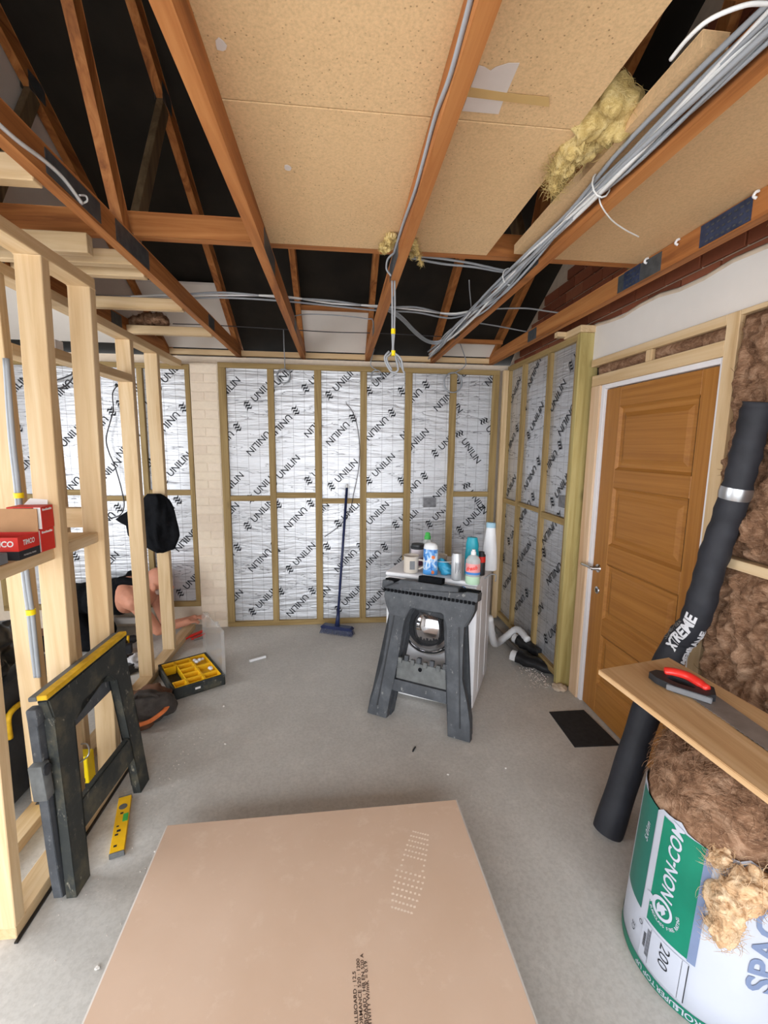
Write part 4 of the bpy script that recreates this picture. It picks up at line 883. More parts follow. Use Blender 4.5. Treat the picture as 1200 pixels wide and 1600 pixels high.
b = NB(); box(b, (.055, -.056, .006), (HL+.006, -.040, .026), .003); obj('mitre_edge', b, 'grey_box', hs_)
ca, sa = math.cos(bl_ang), math.sin(bl_ang)
b = NB(); bp = [(-.01, -.05), (.0, .038), (.42, .0), (.46, -.035), (.45, -.045)]
teeth = []
pl_ = [(-.01, .045), (.46, .012), (.46, -.040)]+[(.46-.47*i/60, -.050-(.004 if i % 2 else 0)) for i in range(1, 61)]
prism(b, pl_, lambda u, v, d: V((HL-.02+u*ca-v*sa, u*sa+v*ca-.005, .003+d)), .0012); obj('blade', b, 'saw_steel', hs_)

# ================================================================== LEANING ROLL OF MEMBRANE
tp_ = [V((1.165, 1.607, .0)), ony(985, 1190, 1.64), ony(1016, 1095, 1.68), ony(1056, 1010, 1.70), onx(1086, 968, 1.48), onx(1115, 870, 1.50), onx(1149, 770, 1.51), onx(1170, 690, 1.515), onx(1186, 628, 1.515)]
mr = thing('membrane_roll', 'long black membrane roll leaning from the floor against the wool wall', 'membrane roll', (1.165, 1.607, 0))
pp = path(tp_, 10); L_ = len(pp); rad = [.060-.011*min(1, i/L_*1.25)+.0026*math.sin(i*1.9)*(i > 30)+.0014*math.sin(i*.77) for i in range(L_)]
b = NB(); tube(b, pp, rad, 26); 
b.verts.ensure_lookup_table(); mz = 26
obj('sheath', b, 'membrane', mr, 60, world=True)
def along(i0, i1, off=.0015):
    q = NB(); tube(q, pp[i0:i1+1], [r+off for r in rad[i0:i1+1]], 26, caps=False); return q
obj('tape_band', along(59, 61, .002), 'steel', mr, True, world=True)['label'] = 'silver tape band'
AL = [0]
for i in range(1, L_): AL.append(AL[-1]+(pp[i]-pp[i-1]).length)
ARC0 = AL[36]
def onroll(x, y, off=.0022, ph=0):
    t = ARC0+x; i = max(1, min(L_-2, next((k_ for k_ in range(L_) if AL[k_] >= t), L_-2))); f = (t-AL[i-1])/(AL[i]-AL[i-1])
    c = pp[i-1].lerp(pp[i], f); r = rad[i-1]+(rad[i]-rad[i-1])*f; td = (pp[min(L_-1, i+2)]-pp[max(0, i-3)]).normalized()
    tc = (CP-c); tc = (tc-td*tc.dot(td)).normalized(); sv = td.cross(tc); a = y/r+ph
    return c+(tc*math.cos(a)-sv*math.sin(a))*(r+off)
for s_, sz, bo, sh_, dx, ph, mt in (('XTREME', .040, .04, .2, .0, .30, 'membrane_print'), ('SuperMax', .024, .0, 0, -.01, 1.0, 'pipe_grey'), ('MEMBRANE', .028, .05, .1, -.05, -1.05, 'membrane_print')):
    bt = NB(); put_text_bent(bt, text(s_, sz, bo, sh_), lambda x, y: onroll(x*.98+dx, y, ph=ph), .015); obj('printed_lettering', bt, mt, mr, world=True)
# ================================================================== BROOM, MAT, LEVEL, LOOSE BITS ON THE FLOOR
q = onz(527, 990, 0); br = thing('broom', 'blue floor broom standing against the foil wall', 'broom', (q.x, q.y, 0), math.radians(-22)); qt = ony(543, 757, 3.965)
b = NB(); prism(b, [(-.145, .045), (.145, .045), (.150, .06), (.13, .075), (-.13, .075), (-.150, .06)], lambda u, v, d: V((u, d-.028, v)), .056); obj('broom_head', b, 'navy', br)
b = NB()
for i in range(58):
    for j in range(5):
        x, y = -.140+i*.00491+random.uniform(-.002, .002), -.024+j*.012; tube(b, [(x, y, .046), (x*1.05, y*1.3, .024), (x*1.10+random.uniform(-.004, .004), y*1.7, .002)], .0016, 3, caps=False)
tag(obj('bristles', b, 'navy', br), kind='stuff')
hv = V((qt.x-q.x, qt.y-q.y, qt.z)); R_ = Matrix.Rotation(math.radians(22), 3, 'Z'); hv = R_ @ hv
b = NB(); tube(b, [(0, 0, .07), V((0, 0, .05))+hv*.94], .0115, 12); obj('handle', b, 'navy', br, True); b = NB(); tube(b, [V((0, 0, .05))+hv*.94, V((0, 0, .05))+hv*.965], [.0118, .009], 12); obj('end_cap', b, 'cable_white', br, True)
b = NB(); tube(b, [(0, 0, .07), V((0, 0, .05))+hv*.12], [.022, .014], 12); obj('socket', b, 'navy', br, True)
mp_ = [onz(*p) for p in ((858, 1113), (912, 1110), (970, 1165), (898, 1168))]
mp_[1].x = min(mp_[1].x, 1.572); mp_[2].x = min(mp_[2].x, 1.572)
b = NB(); prism(b, [(p.x, p.y) for p in mp_], lambda u, v, d: V((u, v, d)), .004); one('rubber_mat', b, 'mat_black', 'square black rubber mat on the floor at the foot of the door', 'mat')
l0, l1 = onz(182, 1334, .02), onz(196, 1243, .02); ld = (l1-l0); lv = thing('spirit_level', 'short yellow spirit level lying on the floor beside the dirty sawhorse', 'spirit level', (l0.x, l0.y, 0), math.atan2(ld.y, ld.x)); LL = ld.length
b = NB(); box(b, (.008, -.0265, .001), (LL-.006, .0265, .022), .002); obj('body', b, 'yellow_plastic', lv)
for x0, x1 in ((0, .008), (LL-.006, LL)):
    b = NB(); box(b, (x0, -.0275, 0), (x1, .0275, .023), .002); obj('end_cap', b, 'tray_grey', lv)
b = NB(); box(b, (LL*.50, -.024, .0222), (LL*.50+.045, -.004, .0232), .001); obj('vial_window', b, 'green_cap', lv); b = NB(); lathe(b, [(.017, 0), (.017, .001), (.010, .0012), (.010, .0014)], (LL*.78, .002, .0222), 24); obj('round_vial', b, 'tray_grey', lv)
b = NB()
for x, y, r in ((LL*.12, .010, .005), (LL*.30, .012, .005), (LL*.36, .006, .006), (LL*.44, .012, .004), (LL*.66, .004, .005)): box(b, (x-r, y-r*1.4, .0222), (x+r, y+r, .0226))
tag(obj('printed_marks', b, 'ink', lv), kind='stuff')
def rod(name, px0, px1, r, mat, label, cat='offcut', z=None):
    a, c = onz(*px0, r), onz(*px1, r); b = NB(); tube(b, [a, c], r, 10); return one(name, b, mat, label, cat, smooth=40)
rod('trunking_offcut', (390, 1033), (415, 1026), .011, 'white_plastic', 'short white stick of trunking lying on the concrete floor'); rod('cable_offcut', (645, 1174), (649, 1167), .004, 'black_plastic', 'tiny black cable offcut on the floor before the sawhorse')
def crumb(px, py, r, mat, label):
    q = onz(px, py, r*.6); b = NB(); vv = ico(b, q, (r, r*.8, r*.6), 2); fluff(b, vv, r*.4, 1/r*.8, px); one('plaster_crumb', b, mat, label, 'debris', 'small debris on the floor')
for px, py, r, l in ((350, 1103, .008, 'white crumb on the floor right of the tool organiser'), (1118, 0, 0, None), (152, 1512, .008, 'pale crumb on the floor left of the plasterboard'), (243, 1330, .007, 'white crumb on the floor beside the plasterboard corner'), (352, 1162, .006, 'tiny white crumb on the floor behind the plasterboard'), (700, 1210, .006, 'tiny white crumb on the floor right behind the plasterboard'), (790, 1200, .006, 'tiny white crumb on the open floor by the mat')):
    if l: crumb(px, py, r, 'white_board', l)
b = NB()
for i in range(260):
    y = random.uniform(2.75, 3.2); x = 1.44+random.gauss(0, .05)-(3.0-y)*.1; r = random.uniform(.002, .006)
    if abs(x) < 1.52: bmesh.ops.create_cube(b, size=r, matrix=Matrix.Translation((x, y, r/2)) @ Matrix.Rotation(random.random()*3, 4, 'Z'))
for i in range(420):
    x, y = random.uniform(-1.0, 1.4), random.uniform(1.5, 3.9); r = random.uniform(.001, .003); bmesh.ops.create_cube(b, size=r, matrix=Matrix.Translation((x, y, r/2)) @ Matrix.Rotation(random.random()*3, 4, 'Z'))
for i in range(130):
    x, y = random.uniform(-1.05, -.75), random.uniform(1.3, 2.6); r = random.uniform(.001, .003); bmesh.ops.create_cube(b, size=r, matrix=Matrix.Translation((x, y, r/2)) @ Matrix.Rotation(random.random()*3, 4, 'Z'))
tag(obj('sawdust_specks', b, 'paper'), 'pale plaster and sawdust specks scattered on the concrete floor', 'debris', kind='stuff')

# ================================================================== TOOL ORGANISER
c0, c1, c2, c3 = [onz(*p, .08) for p in ((246, 1037), (264, 1078), (346, 1053), (317, 1018))]
ox = ((c2-c1).normalized()+(c3-c0).normalized()).normalized(); oy = V((-ox.y, ox.x, 0)); OW = (c2-c1).length; OD = ((c0-c1).dot(oy)+(c3-c2).dot(oy))/2
og = thing('tool_organiser', 'open black organiser case with yellow bins and a clear lid', 'organiser', (c1.x+.025, c1.y, 0), math.atan2(ox.y, ox.x))
b = NB(); box(b, (0, 0, 0), (OW, OD, .016), .006, 2)
for a_, c_ in (((0, 0, .0), (.014, OD, .078)), ((OW-.014, 0, 0), (OW, OD, .078)), ((0, 0, 0), (OW, .014, .078)), ((0, OD-.014, 0), (OW, OD, .078))): box(b, a_, c_, .004)
obj('case_body', b, 'dusty_black', og)
def bin_(x0, x1, y0, y1):
    b = NB(); x0, x1, y0, y1 = (.018+x0*(OW-.036)+.001, .018+x1*(OW-.036)-.001, .018+y0*(OD-.036)+.001, .018+y1*(OD-.036)-.001); i = .005
    A = lambda e, z: [b.verts.new(p) for p in ((x0+e, y0+e, z), (x1-e, y0+e, z), (x1-e, y1-e, z), (x0+e, y1-e, z))]
    rs = [A(.004, .018), A(0, .076), A(.003, .078), A(.006, .072), A(.010, .048)]
    for p, r in zip(rs, rs[1:]):
        for k_ in range(4): b.faces.new((p[k_], p[(k_+1) % 4], r[(k_+1) % 4], r[k_]))
    b.faces.new(rs[-1]); b.faces.new(rs[0][::-1]); obj('yellow_bin', b, 'yellow_plastic', og)
bin_(0, .28, .80, 1); bin_(0, .28, 0, .22)
for j in range(5): bin_(.28, .64, j*.2, j*.2+.2)
bin_(.64, 1, 0, .20); bin_(.64, 1, .20, .56); bin_(.64, 1, .56, 1)
b = NB(); box(b, (OW*.36, -.006, .03), (OW*.58, .001, .065), .002); obj('latch', b, 'dusty_black', og); b = NB(); box(b, (OW*.40, -.0075, .036), (OW*.50, -.0055, .05)); obj('sticker', b, 'white_card', og)
b = NB(); lw = .008; LH = .335
box(b, (OW+.002, .0, .06), (OW+.006, OD, .06+LH), .001); box(b, (OW-.018, 0, .06), (OW+.006, .004, .06+LH), .001); box(b, (OW-.018, OD-.004, .06), (OW+.006, OD, .06+LH), .001)
for y in (.08, OD-.13): box(b, (OW-.012, y, .06+LH), (OW+.006, y+.05, .085+LH), .002)
obj('clear_lid', b, 'clear_plastic', og)['label'] = 'clear plastic lid standing open'
def lump(cx, cy, r, mat, label, k=4):
    q = V((c1.x+.025, c1.y, 0))+ox*cx+oy*cy; b = NB()
    for i in range(k): ico(b, q+V((random.uniform(-r, r), random.uniform(-r, r), .064+random.uniform(0, .018))), (r*.6, r*.5, r*.5), 2)
    one('plug_fittings', b, mat, label, 'fittings', 'white fittings in the organiser', True)
lump(OW*.74, OD*.78, .026, 'white_plastic', 'white plastic fittings in the rear right yellow bin'); lump(OW*.88, OD*.80, .018, 'white_plastic', 'small white fitting by the clear lid in the rear yellow bin', 2); lump(OW*.82, OD*.36, .022, 'white_plastic', 'white bulb-like fitting in the middle right yellow bin', 3)

# ================================================================== BOXES ON THE SHELF NOGGIN
ZS = 1.258
tb = thing('open_fixings_box', 'open red and black cardboard TIMCO box on the shelf noggin', 'box', (-1.17, 1.575, ZS))
X0, X1, Y0, Y1 = -.095, .100, 0, .106
def wall(b, a, c): box(b, a, c)
for (a, c, nm) in (((X0, Y0, 0), (X1, Y0+.003, .078), 'front'), ((X1-.003, Y0+.003, 0), (X1, Y1, .078), 'side'), ((X0, Y1-.003, 0), (X1-.003, Y1, .078), 'back'), ((X0, Y0+.003, 0), (X0+.003, Y1-.003, .078), 'side')):
    b = NB(); box(b, a, (c[0], c[1], .030)); box(b, (a[0], a[1], .0301), c, mi=1)
    obj('card_wall', b, ['black_card', 'red_card'], tb)
b = NB(); box(b, (X0+.003, Y0+.003, 0), (X1-.003, Y1-.003, .003)); obj('card_base', b, 'brown_card', tb)
b = NB(); prism(b, [(X0, .078), (X1, .078), (X1-.004, .160), (X0+.004, .160)], lambda u, v, d: V((u, Y1-.001+(v-.078)*.12+d, v)), .003); obj('card_flap', b, 'brown_card', tb)
b = NB(); put_text(b, text('TIMCO', .019, .03, .1), lambda x, y: V((X1-.055+x*.95, Y0-.0008, .056+y))); put_text(b, text('TIMCO', .017, .03, .1), lambda x, y: V((X1+.0008, .052+x*.75, .056+y))); put_text(b, text('PROFESSIONAL FIXINGS', .005), lambda x, y: V((X1+.0008, .052+x*.8, .013+y))); obj('brand_lettering', b, 'white_card', tb)
def redbox(z, dx, label):
    t = thing('screw_box', label, 'box', (-1.125+dx, 1.733, z), math.radians(3 if dx else -2), 'red screw boxes on the shelf noggin')
    b = NB(); box(b, (-.058, -.038, 0), (.054, .036, .082), .001); obj('carton', b, 'red_card', t)
    b = NB(); box(b, (-.035, -.0395, .006), (.030, -.0378, .078)); obj('picture_panel', b, 'black_card', t); b = NB(); box(b, (.031, -.0396, .002), (.053, -.0378, .080)); obj('white_panel', b, 'white_card', t)
    b = NB(); [box(b, (.0540, -.030+i*.0072, .067), (.0548, -.0245+i*.0072, .073+.002*(i % 3 == 0))) for i in range(8)]; tag(obj('brand_lettering', b, 'white_card', t), kind='stuff')
    return t
redbox(ZS, 0, 'lower of two red screw boxes beside the open TIMCO box'); rt = redbox(ZS+.083, .004, 'upper red screw box with a white tag on the shelf noggin')
b = NB(); prism(b, [(-.05, .0), (.05, .0), (.046, .018), (-.03, .022)], lambda u, v, d: V((u*.8, .030+d+v*.6, .083+v)), .002); obj('hang_tag', b, 'white_card', rt)
b = NB(); box(b, (-1.17, 1.48, ZS), (-1.085, 1.545, ZS+.035), .002); one('small_grey_box', b, 'grey_box', 'small grey carton at the near end of the shelf noggin', 'box')

# ================================================================== BLACK GARMENT ON THE STUD
vw = V((-1.32, 3.42, 0)).normalized(); rgt = V((vw.y, -vw.x, 0)); G0 = V((-1.215, 3.425, 0))
rows = [(60, 680, 790), (85, 655, 835), (110, 640, 862), (150, 590, 885), (200, 520, 903), (240, 455, 912), (270, 418, 918), (295, 455, 925), (320, 505, 932), (360, 512, 940), (400, 520, 945), (440, 560, 932), (475, 625, 918), (510, 690, 905), (535, 745, 830)]
b = NB(); F_, B_ = [], []
mpx = 3.67/F_PX/5.217
def gz(v): return ony(245, 760+v/5.217, 3.43).z
for v, l, r in rows:
    rf, rb = [], []
    for i in range(25):
        t = i/24; u = l+(r-l)*t; e = math.sin(math.pi*t)**.6; w_ = V((u*.016, v*.006, 0)); fold = .022*math.sin(u*.035+2.2*noise.noise(w_))*e+.02*noise.noise(w_*1.7)*e
        base = ony(100+u/5.217, 760+v/5.217, 3.425)
        rf.append(b.verts.new(base-vw*(.045*e+fold))); rb.append(b.verts.new(base+vw*(.004+.012*e)))
    F_.append(rf); B_.append(rb)
for A_ in (F_, B_):
    for j in range(len(rows)-1):
        for i in range(24): b.faces.new((A_[j][i], A_[j][i+1], A_[j+1][i+1], A_[j+1][i]))
rim = [(F_[0][i], B_[0][i]) for i in range(25)]+[(F_[j][24], B_[j][24]) for j in range(1, len(rows))]+[(F_[-1][i], B_[-1][i]) for i in range(23, -1, -1)]+[(F_[j][0], B_[j][0]) for j in range(len(rows)-2, 0, -1)]
for i in range(len(rim)): a_, c_ = rim[i], rim[(i+1) % len(rim)]; b.faces.new((a_[0], c_[0], c_[1], a_[1]))
one('hanging_shirt', b, 'black_cloth', 'black shirt hung on a stud of the pale partition', 'shirt', smooth=True)

# ================================================================== PERSON WORKING BEHIND THE PARTITION
YP = 3.72
def J(px, py, dy=0): return ony(px, py, YP+dy)
def capsule(b, p0, p1, r0, r1, k=7, n=14):
    p0, p1 = V(p0), V(p1); tube(b, [p0.lerp(p1, i/k) for i in range(k+1)], [r0+(r1-r0)*i/k for i in range(k+1)], n)
    ico(b, p0, r0, 2); ico(b, p1, r1, 2)
def remesh(name, b, mat, parent, vox, smooth_it=6):
    me = mesh_of(name, b, mat); o = bpy.data.objects.new(name, me); COL.objects.link(o)
    m = o.modifiers.new('r', 'REMESH'); m.mode = 'VOXEL'; m.voxel_size = vox
    s = o.modifiers.new('s', 'SMOOTH'); s.iterations = smooth_it; s.factor = .5
    dg = bpy.context.evaluated_depsgraph_get(); me2 = bpy.data.meshes.new_from_object(o.evaluated_get(dg)); bpy.data.objects.remove(o)
    for p in me2.polygons: p.use_smooth = True
    if not me2.materials: me2.materials.append(M[mat])
    return obj(name, me2, mat, parent, world=True)
shd, hip, headc = J(222, 926), J(112, 940, .02), J(247, 908, -.02)
ps = thing('person', 'person in a black vest bent over on the floor behind the stud partition', 'person', (shd.x-.3, YP, 0))
b = NB(); mid = shd.lerp(hip, .5)+V((0, 0, .02))
for t, ry, rz in ((0, .17, .125), (.18, .19, .15), (.4, .175, .14), (.62, .16, .125), (.82, .17, .135), (1, .17, .14)):
    c = shd.lerp(hip, t); ico(b, c, (.12, ry, rz), 3)
neck0, neck1 = shd+V((.06, 0, .03)), headc+V((-.06, 0, .0)); capsule(b, neck0, neck1, .068, .062)
ico(b, headc+V((.0, 0, .01)), (.098, .076, .105), 3); ico(b, headc+V((.045, 0, -.055)), (.062, .058, .07), 3)      # skull, then face and jaw looking down to the right
ico(b, headc+V((.105, 0, -.055)), (.022, .015, .02), 2); ico(b, headc+V((.088, 0, -.012)), (.02, .05, .016), 2); ico(b, headc+V((.085, 0, -.115)), (.03, .032, .022), 2)
ico(b, headc+V((-.008, -.080, -.028)), (.024, .012, .034), 2); ico(b, headc+V((-.008, .080, -.028)), (.024, .012, .034), 2)
def arm(sgn, elbow, wrist):
    s0 = shd+V((.01, sgn*.175, -.02)); capsule(b, shd+V((-.05, sgn*.12, 0)), s0, .09, .072); capsule(b, s0, elbow, .060, .043); capsule(b, elbow, wrist, .043, .028)
    d = (wrist-elbow).normalized(); sd_ = d.cross(V((0, 0, 1))).normalized(); pm = wrist+d*.05
    capsule(b, wrist, pm, .026, .030); ico(b, pm, (.042, .036, .018), 2)
    for i, l in enumerate((.066, .074, .070, .056)):
        f0 = pm+d*.03+sd_*((i-1.5)*.019); f1 = f0+d*l*.5+V((0, 0, -.004)); f2 = f0+d*l*.85+V((0, 0, -.026)); capsule(b, f0, f1, .0098, .009, 3, 8); capsule(b, f1, f2, .009, .0078, 3, 8)
    t0_ = wrist+d*.02-sd_*.026*sgn*-1; capsule(b, t0_, t0_+d*.03+sd_*sgn*.026, .012, .0105, 3, 8); capsule(b, t0_+d*.03+sd_*sgn*.026, t0_+d*.06+sd_*sgn*.03+V((0, 0, -.012)), .0105, .009, 3, 8)
arm(-1, J(247, 985, -.14), J(283, 975, -.06)); arm(1, J(262, 978, .14), J(296, 968, .12))
kn, an = V((hip.x+.20, YP, .075)), V((hip.x-.22, YP, .07))
for s in (-1, 1):
    o_ = V((0, s*.12, 0)); capsule(b, hip+o_, kn+o_, .095, .065); capsule(b, kn+o_, an+o_, .062, .045)
remesh('body', b, 'skin', ps, .0065, 3)
b = NB()
for t, ry, rz in ((.28, .195, .158), (.4, .187, .152), (.62, .172, .137), (.82, .182, .145), (.93, .18, .145)):
    c = shd.lerp(hip, t)+V((0, 0, .0)); ico(b, c, (.10, ry, rz), 3)
for s in (-1, 1): capsule(b, shd+V((.03, s*.085, .11)), shd+V((-.12, s*.09, .135)), .028, .035)
remesh('vest', b, 'black_cloth', ps, .011)['label'] = 'black sleeveless vest'
b = NB(); ico(b, hip+V((-.02, 0, 0)), (.15, .19, .155), 3); ico(b, hip+V((.08, 0, 0)), (.10, .185, .150), 3)
for s in (-1, 1): o_ = V((0, s*.12, 0)); capsule(b, hip+o_, kn+o_, .108, .082); capsule(b, kn+o_, an+o_, .078, .062)
remesh('trousers', b, 'black_cloth', ps, .012)
b = NB()
for s in (-1, 1):
    b = NB(); o_ = V((-.02, s*.12, -.01)); capsule(b, an+o_, an+o_+V((-.10, 0, -.005)), .048, .045); remesh('work_shoe', b, 'leather', ps, .011)

b = NB(); ico(b, headc+V((.058, 0, -.088)), (.052, .055, .042), 3); ico(b, headc+V((.02, -.05, -.075)), (.03, .02, .03), 2); ico(b, headc+V((.02, .05, -.075)), (.03, .02, .03), 2); remesh('beard', b, 'hair_grey', ps, .008, 3)
# strip of white sill and the pipe the person works at, red cutter on the floor
b = NB(); a_ = J(168, 968, .22); c_ = J(238, 972, .22); box(b, (a_.x, a_.y-.02, a_.z-.04), (c_.x, c_.y+.02, a_.z+.015), .004); box(b, (a_.x+.02, a_.y-.02, 0), (a_.x+.06, a_.y+.02, a_.z-.04)); box(b, (c_.x-.06, a_.y-.02, 0), (c_.x-.02, a_.y+.02, a_.z-.04)); one('white_trestle_board', b, 'white_board', 'white board on low legs under the person bent over', 'board')
a_, c_ = onz(290, 998, .02), onz(319, 988, .02); d_ = (c_-a_).normalized(); ct = thing('pipe_cutter', 'red-handled cutting tool lying on the floor by the pier', 'hand tool', (a_.x, a_.y, 0), math.atan2(d_.y, d_.x)); LN = (c_-a_).length
b = NB(); tube(b, path([(0, 0, .018), (LN*.4, .012, .022), (LN, .03, .02)], 5), [.008]*4+[.014]*7, 10); obj('handle', b, 'red_plastic', ct, True); b = NB(); tube(b, path([(LN*.2, -.03, .012), (LN*.6, -.03, .014), (LN, -.012, .014)], 4), .008, 8); obj('lower_handle', b, 'red_plastic', ct, True)
b = NB(); prism(b, [(LN*.25, -.06), (LN*.7, -.075), (LN*.72, -.055), (LN*.3, -.04)], lambda u, v, d: V((u, v, .006+d)), .01); obj('jaw', b, 'steel', ct)

# ================================================================== TOOLS AND BAGS LEFT OF THE PARTITION
def bag(name, label, c, r, mat, seed, amp=.25, cat='bag', flat=True, freq=1.0, sub=4, cutz=None):
    b = NB(); vv = ico(b, (0, 0, 0), r, sub); fluff(b, vv, min(r)*amp, freq/max(r), seed)
    for v in b.verts:
        v.co += V(c)
        if cutz is None: v.co.z = max(v.co.z, .002+.004*abs(noise.noise(v.co*9)))
        else: v.co.z = max(v.co.z, cutz)
    return one(name, b, mat, label, cat, smooth=True)
tc_ = thing('tool_chest', 'tall black rolling tool chest with yellow latches left of the partition', 'tool chest', (-1.72, 2.05, 0))
b = NB(); box(b, (-.27, -.20, .04), (.27, .24, .46), .015, 2); obj('lower_case', b, 'black_plastic', tc_, 40); b = NB(); box(b, (-.265, -.195, .465), (.265, .235, .60), .015, 2); obj('upper_case', b, 'black_plastic', tc_, 40)
b = NB(); box(b, (-.272, -.204, .455), (.272, .244, .468), .003); obj('yellow_seam', b, 'dull_yellow', tc_)
b = NB(); tube(b, path([(.275, -.10, .36), (.282, -.10, .47), (.282, .0, .47), (.275, .0, .36)], 5), .012, 8); obj('latch', b, 'dull_yellow', tc_, True); b = NB(); tube(b, path([(-.05, -.208, .36), (-.05, -.216, .47), (.08, -.216, .47), (.08, -.208, .36)], 5), .012, 8); obj('latch', b, 'dull_yellow', tc_, True)
b = NB(); lathe(b, [(.095, -.02), (.10, -.01), (.10, .02), (.085, .03), (.03, .032)], (.295, .14, .102), 28, axis='x'); obj('wheel', b, 'tray_grey', tc_, 40); b = NB(); lathe(b, [(.095, -.03), (.10, -.02), (.10, .01), (.085, .02), (.03, .02)], (-.295, .14, .102), 28, axis='x'); obj('wheel', b, 'tray_grey', tc_, 40)
for x in (-.16, .16):
    b = NB(); box(b, (x-.022, .20, .60), (x+.022, .235, 1.02), .005); obj('handle_post', b, 'black_plastic', tc_)
b = NB(); box(b, (-.185, .195, 1.02), (.185, .24, 1.075), .012, 2); obj('handle_bar', b, 'black_plastic', tc_, 40)
bag('black_refuse_bag', 'crumpled shiny black bag lying on top of the tool chest', (-1.70, 2.00, .74), (.26, .19, .155), 'black_film', 4, .5, freq=2.2, cutz=.603)
q = V((-1.232, 2.02, 0)); t = thing('yellow_tool_box', 'small yellow and black box standing between the partition studs', 'box', q); b = NB(); box(b, (-.055, 0, 0), (.055, .06, .06), .003); obj('lower_part', b, 'black_plastic', t); b = NB(); box(b, (-.055, 0, .061), (.055, .06, .20), .003); obj('carton', b, 'bright_yellow', t); b = NB(); box(b, (.0, -.001, .07), (.04, .0005, .09)); obj('print', b, 'ink', t)
q = onz(92, 1240, 0); t = thing('yellow_tape_case', 'yellow-edged black tool case on the floor behind the dirty sawhorse', 'tool case', (-1.29, 1.99, 0), .2); b = NB(); box(b, (-.08, -.05, 0), (.08, .06, .05), .004); obj('base', b, 'black_plastic', t); b = NB(); box(b, (-.075, -.046, .0505), (.02, .05, .15), .006); obj('body', b, 'bright_yellow', t); b = NB(); tube(b, path([(-.05, -.05, .03), (-.02, -.10, .01), (.06, -.12, .006), (.09, -.08, .02)], 5), .003, 6); obj('strap', b, 'cable_dark', t)
bk = thing('stud_bracket', 'grey metal bracket fixed to the nearer partition stud', 'bracket', (-1.078, 1.80, .33)); b = NB(); box(b, (0, -.018, 0), (.004, .018, .085), .001); tube(b, path([(.004, .01, .08), (.03, .012, .075), (.032, .01, .03), (.006, -.01, .01)], 5), .003, 6); obj('plate', b, 'steel', bk)
bag('leather_tool_pouch', 'worn brown tool pouch on the floor beside the organiser', onz(232, 1092, .05), (.16, .10, .075), 'leather', 9, .5, 'tool pouch', freq=2); 
tb2 = thing('work_bag', 'dark grey tool bag with an orange band on the floor behind the dirty sawhorse', 'bag', onz(228, 1128)+V((.03, 0, 0))); b = NB(); vv = ico(b, (-.02, .03, .085), (.15, .11, .085), 4); fluff(b, vv, .03, 9, 2)
for v in b.verts: v.co.z = max(v.co.z, .004)
obj('bag_body', b, 'bag_grey', tb2, True); b = NB(); tube(b, path([(-.17, -.04, .05), (-.09, -.105, .045), (.02, -.10, .06), (.09, -.05, .09), (.10, .0, .10)], 6), .014, 8, flat=.4); obj('orange_band', b, 'orange_cloth', tb2, True)['label'] = 'orange band'
b = NB(); vv = ico(b, (-.06, -.06, .022), (.10, .05, .024), 3); fluff(b, vv, .008, 20, 5); obj('side_pocket', b, 'leather', tb2, True); b = NB(); tube(b, path([(-.08, .0, .15), (-.05, -.03, .20), (.04, -.03, .19), (.06, .0, .14)], 6), .010, 8); obj('carry_handle', b, 'bag_grey', tb2, True)
bag('white_rag', 'crumpled pale grey rag among the tools on the floor', onz(213, 1036, .05), (.075, .06, .055), 'bubble', 12, .5, 'rag', freq=1.6)
bag('brown_work_jacket', 'crumpled brown jacket heaped behind the partition stud', V((-1.52, 2.85, .05)), (.16, .12, .07), 'leather', 15, .5, 'jacket', freq=2)
def drill(px, py, label, rz):
    q = onz(px, py); t = thing('cordless_drill', label, 'drill', q, rz, 'cordless drills by the bags')
    b = NB(); tube(b, [(-.10, 0, .06), (-.09, 0, .06), (.03, 0, .06), (.05, 0, .06), (.09, 0, .06)], [.025, .034, .034, .022, .016], 14); obj('motor_body', b, 'black_plastic', t, 40)
    b = NB(); tube(b, [(-.03, 0, .06), (-.03, -.0, .06), (-.03, -.10, .05)], [.020, .020, .018], 12); obj('grip', b, 'black_plastic', t, True); b = NB(); box(b, (-.07, -.16, .005), (.03, -.10, .075), .006); obj('battery', b, 'black_plastic', t)
    b = NB(); tube(b, [(-.02, 0, .06), (.0, 0, .06)], .0352, 14); obj('yellow_collar', b, 'yellow_plastic', t, True)
drill(204, 1010, 'upper black and yellow cordless drill beyond the dirty sawhorse', .3); drill(192, 1043, 'lower black and yellow cordless drill beyond the dirty sawhorse', 1.0)

# ================================================================== UNDER THE RIGHT FOIL WALL
b = NB(); tube(b, path([onz(772, 980, .03), onz(795, 1004, .03), onz(815, 1024, .03)], 5), .022, 10); one('waste_pipe', b, 'pipe_grey', 'grey pipe along the floor behind the washing machine', 'pipe', smooth=True)
b = NB(); tube(b, path([V((1.10, 3.02, .42)), V((1.20, 3.18, .16)), V((1.30, 3.34, .07)), V((1.40, 3.40, .10)), V((1.47, 3.36, .17)), V((1.49, 3.2, .15))], 8), [.026+.003*(i % 2) for i in range(41)], 12); one('drain_hose', b, 'white_plastic', 'white ribbed hose hanging behind the washing machine', 'hose', smooth=True)
def duct(p0, p1, w_, h_, label):
    p0, p1 = V(p0), V(p1); t = thing('black_duct', label, 'duct', (p0.x, p0.y, 0)); b = NB(); d = p1-p0
    pts = [p0.lerp(p1, i/8)+V((.006*math.sin(i*2), 0, .006*math.sin(i*1.7+1))) for i in range(9)]; tube(b, pts, [w_*(1-.035*i) for i in range(9)], 8, flat=h_/w_); obj('sleeve', b, 'black_film', t, 50, world=True)
    b = NB(); tube(b, [p0-d.normalized()*.045, p0+d.normalized()*.005], w_*.8, 8, flat=h_/w_); obj('white_end', b, 'white_plastic', t, 50, world=True)
